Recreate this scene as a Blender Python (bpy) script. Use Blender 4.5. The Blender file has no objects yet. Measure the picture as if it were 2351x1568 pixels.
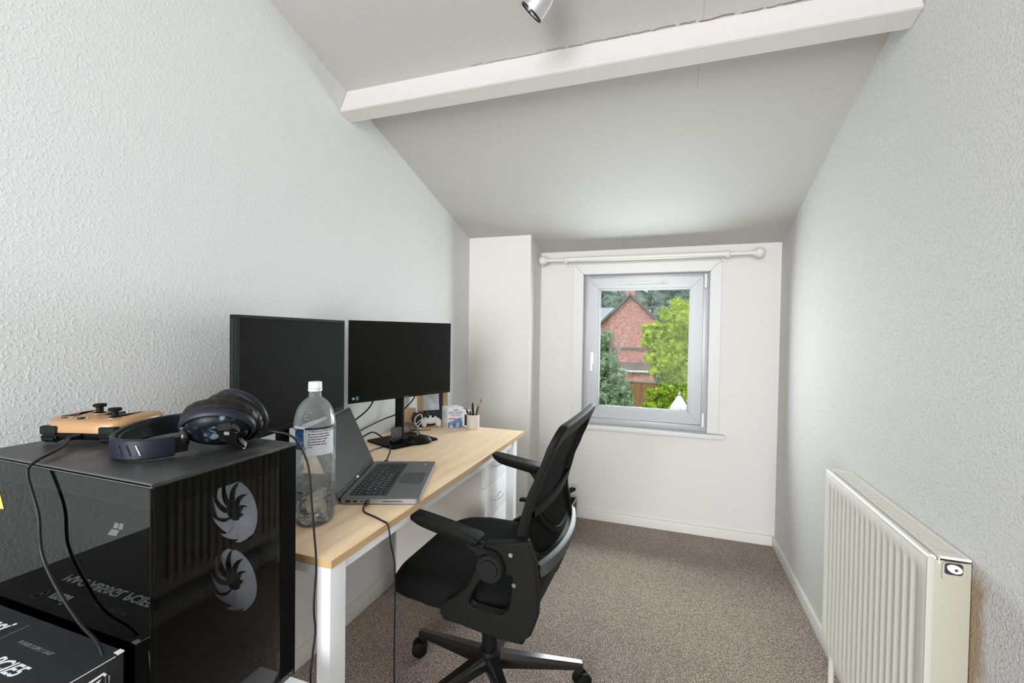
import bpy, bmesh, math, random
from mathutils import Vector, Matrix, Euler
R = math.radians
SC = bpy.context.scene
COL = SC.collection

# ------------------------------------------------------------------ camera, world, light, exposure
cam_d = bpy.data.cameras.new('camera'); cam = bpy.data.objects.new('camera', cam_d); COL.objects.link(cam)
cam_d.sensor_width = 36.0; cam_d.lens = 36.0 * 1029.576 / 2351.0; cam_d.clip_start = 0.02; cam_d.clip_end = 300
_y, _p, _r = R(19.0928), R(-1.1132), R(-0.8436)
_M = Matrix.Rotation(_y, 3, 'Z') @ Matrix.Rotation(_p, 3, 'X') @ Matrix.Rotation(_r, 3, 'Y')
_M = _M @ Matrix.Rotation(R(90), 3, 'X')
cam.matrix_world = Matrix.Translation((1.2389, 0, 1.2177)) @ _M.to_4x4()
SC.camera = cam

world = bpy.data.worlds.new('sky'); SC.world = world; world.use_nodes = True
wn = world.node_tree
wn.nodes['Background'].inputs[0].default_value = (0.86, 0.93, 1.0, 1)
wn.nodes['Background'].inputs[1].default_value = 1.25

def sun(e, rot, col, ang):
    d = bpy.data.lights.new('sun', 'SUN'); d.energy = e; d.color = col; d.angle = R(ang)
    o = bpy.data.objects.new('sun', d); COL.objects.link(o); o.rotation_euler = [R(a) for a in rot]; return o
sun(1.6, (42, 0, -25), (1.0, 0.97, 0.92), 12)
def area(name, loc, rot, sx, sy, e, col):
    d = bpy.data.lights.new(name, 'AREA'); d.shape = 'RECTANGLE'; d.size = sx; d.size_y = sy; d.energy = e; d.color = col
    o = bpy.data.objects.new(name, d); COL.objects.link(o); o.location = loc; o.rotation_euler = [R(a) for a in rot]; return o
# added fill lamp behind the camera, then daylight entering by the window in front
area('rear_fill_lamp', (0.93, -3.24, 1.40), (90, 0, 0), 1.6, 2.3, 240.0, (0.95, 0.975, 1.0))
area('front_window_daylight', (1.09, 3.16, 1.14), (-90, 0, 0), 0.55, 0.74, 32.0, (0.95, 1.0, 1.0))

SC.view_settings.view_transform = 'Standard'; SC.view_settings.look = 'None'
SC.view_settings.exposure = 0.0; SC.view_settings.gamma = 1.0; SC.view_settings.use_curve_mapping = False
SC.cycles.use_denoising = True
SC.cycles.max_bounces = 12; SC.cycles.diffuse_bounces = 10; SC.cycles.transparent_max_bounces = 16
SC.cycles.caustics_reflective = False; SC.cycles.caustics_refractive = False

# ------------------------------------------------------------------ materials
def mat(name, col, rough=0.6, metal=0.0, spec=0.5, coat=0.0):
    m = bpy.data.materials.new(name); m.use_nodes = True
    b = m.node_tree.nodes['Principled BSDF']
    b.inputs['Base Color'].default_value = (*col, 1); b.inputs['Roughness'].default_value = rough
    b.inputs['Metallic'].default_value = metal; b.inputs['Specular IOR Level'].default_value = spec
    b.inputs['Coat Weight'].default_value = coat
    return m
def N(m, t, **kw):
    n = m.node_tree.nodes.new(t)
    for k, v in kw.items():
        if k.startswith('i_'): n.inputs[k[2:].replace('_', ' ')].default_value = v
        else: setattr(n, k, v)
    return n
def L(m, a, b): m.node_tree.links.new(a, b)
def bsdf(m): return m.node_tree.nodes['Principled BSDF']
def pos(m): return N(m, 'ShaderNodeNewGeometry').outputs['Position']
def ramp(m, src, stops):
    r = N(m, 'ShaderNodeValToRGB'); e = r.color_ramp.elements
    while len(e) < len(stops): e.new(0.5)
    for i, (p, c) in enumerate(stops):
        e[i].position = p; e[i].color = (*c, 1) if len(c) == 3 else c
    L(m, src, r.inputs[0]); return r.outputs[0]
def noise(m, vec, scale, detail=3, rough=0.5, dist=0.0):
    n = N(m, 'ShaderNodeTexNoise'); n.inputs['Scale'].default_value = scale; n.inputs['Detail'].default_value = detail
    n.inputs['Roughness'].default_value = rough; n.inputs['Distortion'].default_value = dist
    L(m, vec, n.inputs['Vector']); return n.outputs['Fac']
def bump(m, h, strength, dist, prev=None):
    b = N(m, 'ShaderNodeBump'); b.inputs['Strength'].default_value = strength; b.inputs['Distance'].default_value = dist
    L(m, h, b.inputs['Height'])
    if prev: L(m, prev, b.inputs['Normal'])
    L(m, b.outputs[0], bsdf(m).inputs['Normal']); return b.outputs[0]
def math_n(m, op, a, b=None, c=None, clamp=False):
    n = N(m, 'ShaderNodeMath', operation=op); n.use_clamp = clamp
    for i, v in enumerate((a, b, c)):
        if v is None: continue
        if isinstance(v, (int, float)): n.inputs[i].default_value = v
        else: L(m, v, n.inputs[i])
    return n.outputs[0]
def mixc(m, fac, a, b):
    n = N(m, 'ShaderNodeMix', data_type='RGBA')
    for i, v in ((0, fac), (6, a), (7, b)):
        if isinstance(v, (int, float)): n.inputs[i].default_value = v
        elif isinstance(v, tuple): n.inputs[i].default_value = (*v, 1)
        else: L(m, v, n.inputs[i])
    return n.outputs[2]

def wall_mat(name, col, blob, smooth=False):
    m = mat(name, col, 0.75, 0, 0.3)
    p = pos(m)
    n1 = noise(m, p, 135, 2, 0.5, 0.4)
    r1 = ramp(m, n1, [(0.50, (0, 0, 0)), (0.66, (1, 1, 1))])
    b = bump(m, r1, 0.5 * blob, 0.0013)
    n2 = noise(m, p, 320, 2, 0.5)
    bump(m, n2, 0.25 * blob, 0.0008, b)
    return m
M = {}
M['wall_l'] = wall_mat('textured_wallpaper_left', (0.64, 0.65, 0.653), 0.8)
M['wall_f'] = wall_mat('painted_wall', (0.67, 0.655, 0.63), 0.16)
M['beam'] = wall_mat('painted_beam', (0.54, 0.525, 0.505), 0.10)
M['back'] = mat('painted_back_wall', (0.75, 0.74, 0.72), 0.8)
def right_wall():
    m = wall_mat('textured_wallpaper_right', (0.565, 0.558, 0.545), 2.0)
    # bare brown plaster beside the radiator, with a ragged edge, and a dark scuff
    p = pos(m); s = N(m, 'ShaderNodeSeparateXYZ'); L(m, p, s.inputs[0])
    n = noise(m, p, 26, 4, 0.6)
    edge = math_n(m, 'MULTIPLY_ADD', n, 0.06, s.outputs[1])
    a = math_n(m, 'SUBTRACT', edge, 1.168)
    a = math_n(m, 'MULTIPLY', a, 28.0, clamp=True)
    zt = math_n(m, 'MULTIPLY', math_n(m, 'SUBTRACT', 0.765, s.outputs[2]), 16.0, clamp=True)
    yt = math_n(m, 'LESS_THAN', s.outputs[1], 1.26)
    f = math_n(m, 'MULTIPLY', math_n(m, 'MULTIPLY', a, zt), yt)
    f = math_n(m, 'MULTIPLY', f, 0.88)
    c = mixc(m, f, (0.565, 0.558, 0.545), (0.34, 0.225, 0.13))
    L(m, c, bsdf(m).inputs['Base Color'])
    return m
M['wall_r'] = right_wall()
def ceiling_mat():
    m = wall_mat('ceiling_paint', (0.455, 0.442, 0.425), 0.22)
    p = pos(m); s = N(m, 'ShaderNodeSeparateXYZ'); L(m, p, s.inputs[0])
    n = noise(m, p, 14, 3)
    xx = math_n(m, 'MULTIPLY_ADD', n, 0.006, s.outputs[0])
    d = math_n(m, 'ABSOLUTE', math_n(m, 'SUBTRACT', xx, 1.325))
    line = math_n(m, 'LESS_THAN', d, 0.0011)
    near = math_n(m, 'LESS_THAN', s.outputs[1], 1.75)
    f = math_n(m, 'MULTIPLY', math_n(m, 'MULTIPLY', line, near), 0.55)
    st = ramp(m, noise(m, p, 3.5, 4, 0.6), [(0.62, (0, 0, 0)), (0.75, (0.35, 0.35, 0.35))])
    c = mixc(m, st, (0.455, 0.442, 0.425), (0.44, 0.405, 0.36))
    c = mixc(m, f, c, (0.25, 0.20, 0.15))
    L(m, c, bsdf(m).inputs['Base Color'])
    return m
M['ceiling'] = ceiling_mat()
def carpet():
    m = mat('carpet_pile', (0.3, 0.27, 0.24), 1.0, 0, 0.1)
    p = pos(m)
    n1 = noise(m, p, 230, 3, 0.8)
    v = N(m, 'ShaderNodeTexVoronoi'); v.inputs['Scale'].default_value = 150; L(m, p, v.inputs['Vector'])
    n2 = noise(m, p, 2.2, 3, 0.6)
    c = ramp(m, n1, [(0.37, (0.07, 0.052, 0.043)), (0.46, (0.27, 0.22, 0.19)), (0.54, (0.46, 0.395, 0.35)), (0.64, (0.80, 0.73, 0.67))])
    vc = N(m, 'ShaderNodeSeparateColor'); L(m, v.outputs['Color'], vc.inputs[0])
    tint = ramp(m, vc.outputs[0], [(0.0, (0.62, 0.60, 0.58)), (1.0, (1.2, 1.16, 1.12))])
    mm = N(m, 'ShaderNodeMix', data_type='RGBA', blend_type='MULTIPLY'); mm.inputs[0].default_value = 0.8
    L(m, c, mm.inputs[6]); L(m, tint, mm.inputs[7])
    tr = ramp(m, n2, [(0.3, (0.9, 0.9, 0.9)), (0.7, (1.08, 1.08, 1.08))])
    m2 = N(m, 'ShaderNodeMix', data_type='RGBA', blend_type='MULTIPLY'); m2.inputs[0].default_value = 1
    L(m, mm.outputs[2], m2.inputs[6]); L(m, tr, m2.inputs[7])
    L(m, m2.outputs[2], bsdf(m).inputs['Base Color'])
    b = bump(m, n1, 0.9, 0.006)
    bump(m, v.outputs['Distance'], 0.5, 0.004, b)
    return m
M['carpet'] = carpet()
def oak(name, cols, axis=1, sc=1.0):
    m = mat(name, cols[1], 0.42, 0, 0.4)
    mp = N(m, 'ShaderNodeMapping'); s = [34 * sc] * 3; s[axis] = 2.0 * sc; mp.inputs['Scale'].default_value = s
    L(m, pos(m), mp.inputs['Vector'])
    a = noise(m, mp.outputs[0], 1.0, 6, 0.62, 0.5)
    mp2 = N(m, 'ShaderNodeMapping'); s2 = [260 * sc] * 3; s2[axis] = 9.0 * sc; mp2.inputs['Scale'].default_value = s2
    L(m, pos(m), mp2.inputs['Vector'])
    b = noise(m, mp2.outputs[0], 1.0, 2)
    f = math_n(m, 'MULTIPLY_ADD', b, 0.25, math_n(m, 'MULTIPLY', a, 0.8))
    c = ramp(m, f, [(0.33, cols[0]), (0.5, cols[1]), (0.66, cols[2])])
    L(m, c, bsdf(m).inputs['Base Color'])
    bump(m, b, 0.08, 0.0005)
    return m
M['oak'] = oak('light_oak_laminate', [(0.76, 0.53, 0.33), (0.92, 0.69, 0.455), (0.96, 0.78, 0.55)])
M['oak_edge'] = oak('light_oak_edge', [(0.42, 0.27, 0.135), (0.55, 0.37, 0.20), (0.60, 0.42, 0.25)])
M['frame_wood'] = oak('frame_wood', [(0.45, 0.29, 0.15), (0.56, 0.38, 0.21), (0.62, 0.44, 0.27)], 2)
M['white_steel'] = mat('white_powder_coat', (0.83, 0.85, 0.87), 0.38)
M['white_board'] = mat('white_laminate', (0.88, 0.89, 0.90), 0.35)
M['cream_board'] = mat('cream_side_board', (0.72, 0.70, 0.64), 0.5)
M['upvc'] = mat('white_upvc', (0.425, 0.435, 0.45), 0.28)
M['gloss_white'] = mat('white_gloss_paint', (0.70, 0.69, 0.66), 0.35)
M['trim_white'] = mat('window_trim_paint', (0.61, 0.605, 0.59), 0.38)
M['cream_pole'] = mat('cream_curtain_pole', (0.68, 0.665, 0.62), 0.4)
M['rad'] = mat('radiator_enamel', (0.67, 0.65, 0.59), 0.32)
M['rad_side_shaded'] = mat('radiator_enamel_shaded_side', (0.36, 0.347, 0.285), 0.38)  # shade put into the colour: same enamel, darkened for the over-lit end faces
M['rad_dark'] = mat('radiator_inside', (0.30, 0.28, 0.24), 0.8)
M['valve'] = mat('valve_white', (0.80, 0.76, 0.75), 0.35)
M['dark'] = mat('dark_void', (0.02, 0.02, 0.02), 0.8)
M['black'] = mat('black_plastic', (0.006, 0.006, 0.006), 0.45, 0, 0.2)
M['black_matte'] = mat('black_matte_plastic', (0.0055, 0.0055, 0.005), 0.6, 0, 0.13)
M['black_gloss'] = mat('black_gloss', (0.008, 0.008, 0.008), 0.16)
M['cable'] = mat('black_cable', (0.007, 0.007, 0.007), 0.4, 0, 0.3)
M['screen'] = mat('screen_glass', (0.006, 0.006, 0.0055), 0.32, 0, 0.12)
M['screen_l'] = mat('matt_screen_glass', (0.007, 0.007, 0.006), 0.6, 0, 0.04)
M['bezel'] = mat('monitor_casing', (0.006, 0.006, 0.006), 0.5, 0, 0.12)
def fabric(name, col, sc=900, st=0.5, spec=0.1):
    m = mat(name, col, 0.95, 0, spec); p = pos(m)
    v = N(m, 'ShaderNodeTexVoronoi'); v.inputs['Scale'].default_value = sc; L(m, p, v.inputs['Vector'])
    bump(m, v.outputs['Distance'], st, 0.0012)
    return m
M['seat_fabric'] = fabric('black_seat_fabric', (0.008, 0.008, 0.008))
M['mesh_fabric'] = fabric('black_back_mesh', (0.010, 0.010, 0.010), 700, 0.8)
def dusty(name, base, dust, sc=60, lo=0.48, hi=0.72, rough=0.5):
    m = mat(name, base, rough, 0, 0.4)
    p = pos(m); a = noise(m, p, sc, 6, 0.7); b = noise(m, p, sc * 0.12, 3, 0.5)
    f = math_n(m, 'MULTIPLY', a, b); 
    c = ramp(m, math_n(m, 'MULTIPLY', f, 2.0), [(lo, base), (hi, dust)])
    L(m, c, bsdf(m).inputs['Base Color']); return m
M['dusty_bar'] = dusty('dusty_black_plastic', (0.045, 0.048, 0.052), (0.12, 0.13, 0.14), 90)
M['case_top'] = dusty('dusty_case_top', (0.028, 0.028, 0.028), (0.13, 0.13, 0.135), 22, 0.40, 0.8, 0.42)
M['case_black'] = mat('case_black_steel', (0.006, 0.006, 0.006), 0.5, 0, 0.15)
M['case_rim'] = mat('case_dark_rim', (0.055, 0.055, 0.056), 0.38)
M['case_in'] = mat('case_interior', (0.004, 0.004, 0.004), 0.8, 0, 0.05)
def tinted(name, tint, f0=0.04):
    m = bpy.data.materials.new(name); m.use_nodes = True; nt = m.node_tree
    for n in list(nt.nodes): nt.nodes.remove(n)
    o = nt.nodes.new('ShaderNodeOutputMaterial'); t = nt.nodes.new('ShaderNodeBsdfTransparent'); t.inputs[0].default_value = (*tint, 1)
    g = nt.nodes.new('ShaderNodeBsdfGlossy'); g.inputs['Roughness'].default_value = 0.015
    fr = nt.nodes.new('ShaderNodeFresnel'); fr.inputs[0].default_value = 1.0 + 2 * math.sqrt(f0) / (1 - math.sqrt(f0))
    mx = nt.nodes.new('ShaderNodeMixShader')
    nt.links.new(fr.outputs[0], mx.inputs[0]); nt.links.new(t.outputs[0], mx.inputs[1]); nt.links.new(g.outputs[0], mx.inputs[2])
    nt.links.new(mx.outputs[0], o.inputs[0]); return m
M['case_glass'] = tinted('smoked_glass', (0.50, 0.50, 0.51), 0.075)
M['case_front_glass'] = tinted('clear_smoked_glass', (0.66, 0.66, 0.67), 0.012)
M['pane'] = tinted('window_glass', (0.95, 0.97, 0.97), 0.0025)
M['smoke'] = mat('smoked_plastic', (0.11, 0.115, 0.125), 0.35)
M['smoke'].node_tree.nodes['Principled BSDF'].inputs['Alpha'].default_value = 0.72
def pet():
    m = tinted('clear_bottle_plastic', (0.90, 0.915, 0.92), 0.06)
    nt = m.node_tree; p = nt.nodes.new('ShaderNodeNewGeometry')
    n = nt.nodes.new('ShaderNodeTexNoise'); n.inputs['Scale'].default_value = 55; n.inputs['Detail'].default_value = 3
    b = nt.nodes.new('ShaderNodeBump'); b.inputs['Strength'].default_value = 0.8; b.inputs['Distance'].default_value = 0.004
    nt.links.new(p.outputs['Position'], n.inputs['Vector']); nt.links.new(n.outputs['Fac'], b.inputs['Height'])
    for k in nt.nodes:
        if k.type in ('BSDF_GLOSSY', 'FRESNEL'): nt.links.new(b.outputs[0], k.inputs['Normal'])
        if k.type == 'BSDF_GLOSSY': k.inputs['Roughness'].default_value = 0.08
    mx = [k for k in nt.nodes if k.type == 'MIX_SHADER'][0]; o = [k for k in nt.nodes if k.type == 'OUTPUT_MATERIAL'][0]
    df = nt.nodes.new('ShaderNodeBsdfDiffuse'); df.inputs[0].default_value = (0.85, 0.87, 0.88, 1); tr = nt.nodes.new('ShaderNodeBsdfTranslucent'); tr.inputs[0].default_value = (0.85, 0.87, 0.88, 1)
    ad = nt.nodes.new('ShaderNodeAddShader'); nt.links.new(df.outputs[0], ad.inputs[0]); nt.links.new(tr.outputs[0], ad.inputs[1])
    m2 = nt.nodes.new('ShaderNodeMixShader'); m2.inputs[0].default_value = 0.085
    nt.links.new(mx.outputs[0], m2.inputs[1]); nt.links.new(ad.outputs[0], m2.inputs[2]); nt.links.new(m2.outputs[0], o.inputs[0])
    return m
M['pet'] = pet()
M['water'] = tinted('water', (0.90, 0.92, 0.92), 0.06)
M['cap'] = mat('white_cap', (0.85, 0.86, 0.87), 0.4)
M['label_w'] = mat('label_white', (0.74, 0.78, 0.84), 0.5)
M['label_d'] = mat('label_dark', (0.02, 0.02, 0.035), 0.5)
def label_blue():
    m = mat('label_blue', (0.03, 0.1, 0.25), 0.4)
    c = ramp(m, noise(m, pos(m), 60, 4, 0.6, 0.8), [(0.35, (0.01, 0.03, 0.09)), (0.5, (0.03, 0.11, 0.26)), (0.68, (0.25, 0.45, 0.65))])
    L(m, c, bsdf(m).inputs['Base Color']); return m
M['label_b'] = label_blue()
M['ink'] = mat('dark_ink', (0.04, 0.04, 0.06), 0.6)
M['ink_blue'] = mat('blue_ink', (0.06, 0.17, 0.32), 0.6)
M['ink_red'] = mat('red_ink', (0.55, 0.06, 0.10), 0.6)
M['ink_white'] = mat('white_print', (0.82, 0.83, 0.85), 0.5)
M['ink_grey'] = mat('grey_print', (0.20, 0.205, 0.21), 0.5)
M['chrome'] = mat('chrome', (0.78, 0.78, 0.78), 0.14, 1.0)
M['silver'] = mat('silver_plastic', (0.55, 0.56, 0.58), 0.3, 0.6)
M['lamp_in'] = mat('lamp_reflector', (0.55, 0.55, 0.54), 0.35)
M['alu'] = mat('laptop_grey_aluminium', (0.155, 0.155, 0.163), 0.45, 0.1)
M['alu_edge'] = mat('laptop_edge_silver', (0.28, 0.275, 0.28), 0.4, 0.3)
M['pad_grey'] = mat('touchpad', (0.085, 0.085, 0.088), 0.4)
M['key'] = mat('key_black', (0.014, 0.015, 0.018), 0.5)
M['lap_screen'] = mat('laptop_matt_screen', (0.018, 0.019, 0.016), 0.5, 0, 0.10)
M['gold'] = mat('gold_shell', (0.41, 0.235, 0.118), 0.36, 0.25)
M['navy'] = mat('navy_plastic', (0.009, 0.011, 0.019), 0.45, 0, 0.28)
def camo():
    m = mat('camo_shell', (0.02, 0.025, 0.035), 0.35, 0, 0.15)
    c = ramp(m, noise(m, pos(m), 58, 1, 0.4, 0.6), [(0.0, (0.005, 0.006, 0.008)), (0.50, (0.008, 0.012, 0.018)), (0.60, (0.025, 0.038, 0.050)), (0.66, (0.12, 0.16, 0.19))])
    m.node_tree.nodes[-1]
    for n in m.node_tree.nodes:
        if n.type == 'VALTORGB': n.color_ramp.interpolation = 'CONSTANT'
    L(m, c, bsdf(m).inputs['Base Color']); return m
M['camo'] = camo()
M['leather'] = fabric('black_leatherette', (0.008, 0.0075, 0.007), 250, 0.3, 0.2)
M['leather'].node_tree.nodes['Principled BSDF'].inputs['Roughness'].default_value = 0.45
M['fan'] = mat('translucent_fan_blade', (0.80, 0.82, 0.85), 0.45)
M['box_black'] = mat('black_printed_card', (0.018, 0.018, 0.020), 0.42)
M['pot'] = mat('pale_ceramic', (0.62, 0.56, 0.51), 0.45)
M['card_w'] = mat('white_card', (0.78, 0.79, 0.82), 0.5)
M['card_b'] = mat('brown_card', (0.58, 0.40, 0.24), 0.7)
M['white_pl'] = mat('white_plastic', (0.80, 0.80, 0.80), 0.35)
M['clear_bag'] = tinted('clear_bag', (0.82, 0.76, 0.72), 0.06)
M['yellow'] = mat('yellow_sticker', (0.85, 0.55, 0.10), 0.5)
def photo_mat():
    m = mat('pale_photo', (0.6, 0.65, 0.72), 0.3)
    c = ramp(m, noise(m, pos(m), 28, 3, 0.5), [(0.3, (0.45, 0.52, 0.62)), (0.6, (0.72, 0.76, 0.80))]); L(m, c, bsdf(m).inputs['Base Color']); return m
M['photo'] = photo_mat()
def wipes_art():
    m = mat('box_art', (0.2, 0.3, 0.5), 0.5)
    c = ramp(m, noise(m, pos(m), 45, 3, 0.5, 0.4), [(0.32, (0.72, 0.74, 0.80)), (0.45, (0.20, 0.34, 0.60)), (0.55, (0.04, 0.12, 0.32)), (0.65, (0.30, 0.42, 0.65)), (0.72, (0.75, 0.35, 0.38))])
    L(m, c, bsdf(m).inputs['Base Color']); return m
M['art'] = wipes_art()
def brick():
    m = mat('red_brick', (0.4, 0.16, 0.12), 0.9)
    mp = N(m, 'ShaderNodeMapping'); mp.inputs['Rotation'].default_value = (R(90), 0, 0); L(m, pos(m), mp.inputs['Vector'])
    t = N(m, 'ShaderNodeTexBrick'); t.inputs['Scale'].default_value = 4.4; t.inputs['Mortar Size'].default_value = 0.035
    t.inputs['Color1'].default_value = (0.60, 0.22, 0.165, 1); t.inputs['Color2'].default_value = (0.44, 0.15, 0.12, 1); t.inputs['Mortar'].default_value = (0.62, 0.50, 0.44, 1)
    L(m, mp.outputs[0], t.inputs['Vector'])
    nn = ramp(m, noise(m, pos(m), 9, 4, 0.75), [(0.38, (0.62, 0.58, 0.58)), (0.62, (1.5, 1.35, 1.3))])
    mm = N(m, 'ShaderNodeMix', data_type='RGBA', blend_type='MULTIPLY'); mm.inputs[0].default_value = 1
    L(m, t.outputs['Color'], mm.inputs[6]); L(m, nn, mm.inputs[7]); L(m, mm.outputs[2], bsdf(m).inputs['Base Color']); return m
M['brick'] = brick()
M['tile'] = mat('grey_roof_tile', (0.19, 0.16, 0.15), 0.8)
M['slate'] = mat('pale_slate', (0.42, 0.45, 0.48), 0.7)
M['fence'] = oak('brown_fence_board', [(0.20, 0.10, 0.04), (0.30, 0.16, 0.07), (0.36, 0.20, 0.09)], 2, 0.3)
M['lawn'] = mat('lawn', (0.12, 0.22, 0.06), 0.95)
M['bark'] = mat('bark', (0.30, 0.24, 0.18), 0.9)
M['parasol'] = mat('white_parasol_cloth', (0.88, 0.88, 0.92), 0.8)
def leaf(name, cols, sc):
    m = mat(name, cols[1], 0.55, 0, 0.3); p = pos(m)
    c = ramp(m, noise(m, p, sc, 3, 0.7), [(0.32, cols[0]), (0.5, cols[1]), (0.66, cols[2])])
    L(m, c, bsdf(m).inputs['Base Color'])
    nt = m.node_tree; tl = nt.nodes.new('ShaderNodeBsdfTranslucent'); mx = nt.nodes.new('ShaderNodeMixShader'); mx.inputs[0].default_value = 0.35
    nt.links.new(c, tl.inputs[0]); nt.links.new(bsdf(m).outputs[0], mx.inputs[1]); nt.links.new(tl.outputs[0], mx.inputs[2])
    nt.links.new(mx.outputs[0], nt.nodes['Material Output'].inputs[0]); return m
M['leaf_lime'] = leaf('lime_leaves', [(0.16, 0.30, 0.03), (0.52, 0.66, 0.06), (0.84, 0.88, 0.20)], 9)
M['leaf_grey'] = leaf('grey_green_leaves', [(0.10, 0.18, 0.09), (0.36, 0.48, 0.28), (0.66, 0.74, 0.54)], 9)
M['leaf_rust'] = leaf('mixed_rusty_leaves', [(0.07, 0.13, 0.06), (0.30, 0.22, 0.13), (0.50, 0.56, 0.36)], 9)
M['leaf_dark'] = leaf('dark_tree_leaves', [(0.07, 0.13, 0.10), (0.26, 0.37, 0.28), (0.55, 0.64, 0.54)], 3.5)

# ------------------------------------------------------------------ mesh helpers
BASE = {}
def link(name, me, m, parent=None, smooth=False, base=None):
    """one mesh object; verts given in world space are moved to the object's own origin"""
    if smooth == 'auto':
        for f in me.polygons: f.use_smooth = True
        try: me.set_sharp_from_angle(angle=R(38))
        except Exception: pass
    elif smooth:
        for f in me.polygons: f.use_smooth = True
    o = bpy.data.objects.new(name, me)
    for x in (m if isinstance(m, (list, tuple)) else [m]): me.materials.append(x)
    COL.objects.link(o)
    if parent is not None:
        b = BASE[parent.name]; me.transform(Matrix.Translation(-b)); o.parent = parent; BASE[o.name] = b
    else:
        if base is None:
            xs = [v.co for v in me.vertices]
            lo = Vector([min(v[i] for v in xs) for i in range(3)]); hi = Vector([max(v[i] for v in xs) for i in range(3)])
            base = Vector(((lo.x + hi.x) / 2, (lo.y + hi.y) / 2, lo.z))
        base = Vector(base); me.transform(Matrix.Translation(-base)); o.location = base; BASE[o.name] = base
    return o
def thing(name, label, cat, loc, group=None):
    o = bpy.data.objects.new(name, None); COL.objects.link(o); o.location = loc; o.empty_display_size = 0.05
    BASE[o.name] = Vector(loc); o['label'] = label; o['category'] = cat
    if group: o['group'] = group
    return o
def tag(o, label, cat, group=None):
    o['label'] = label; o['category'] = cat
    if group: o['group'] = group
    return o
def struct(o): o['kind'] = 'structure'; return o

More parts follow.
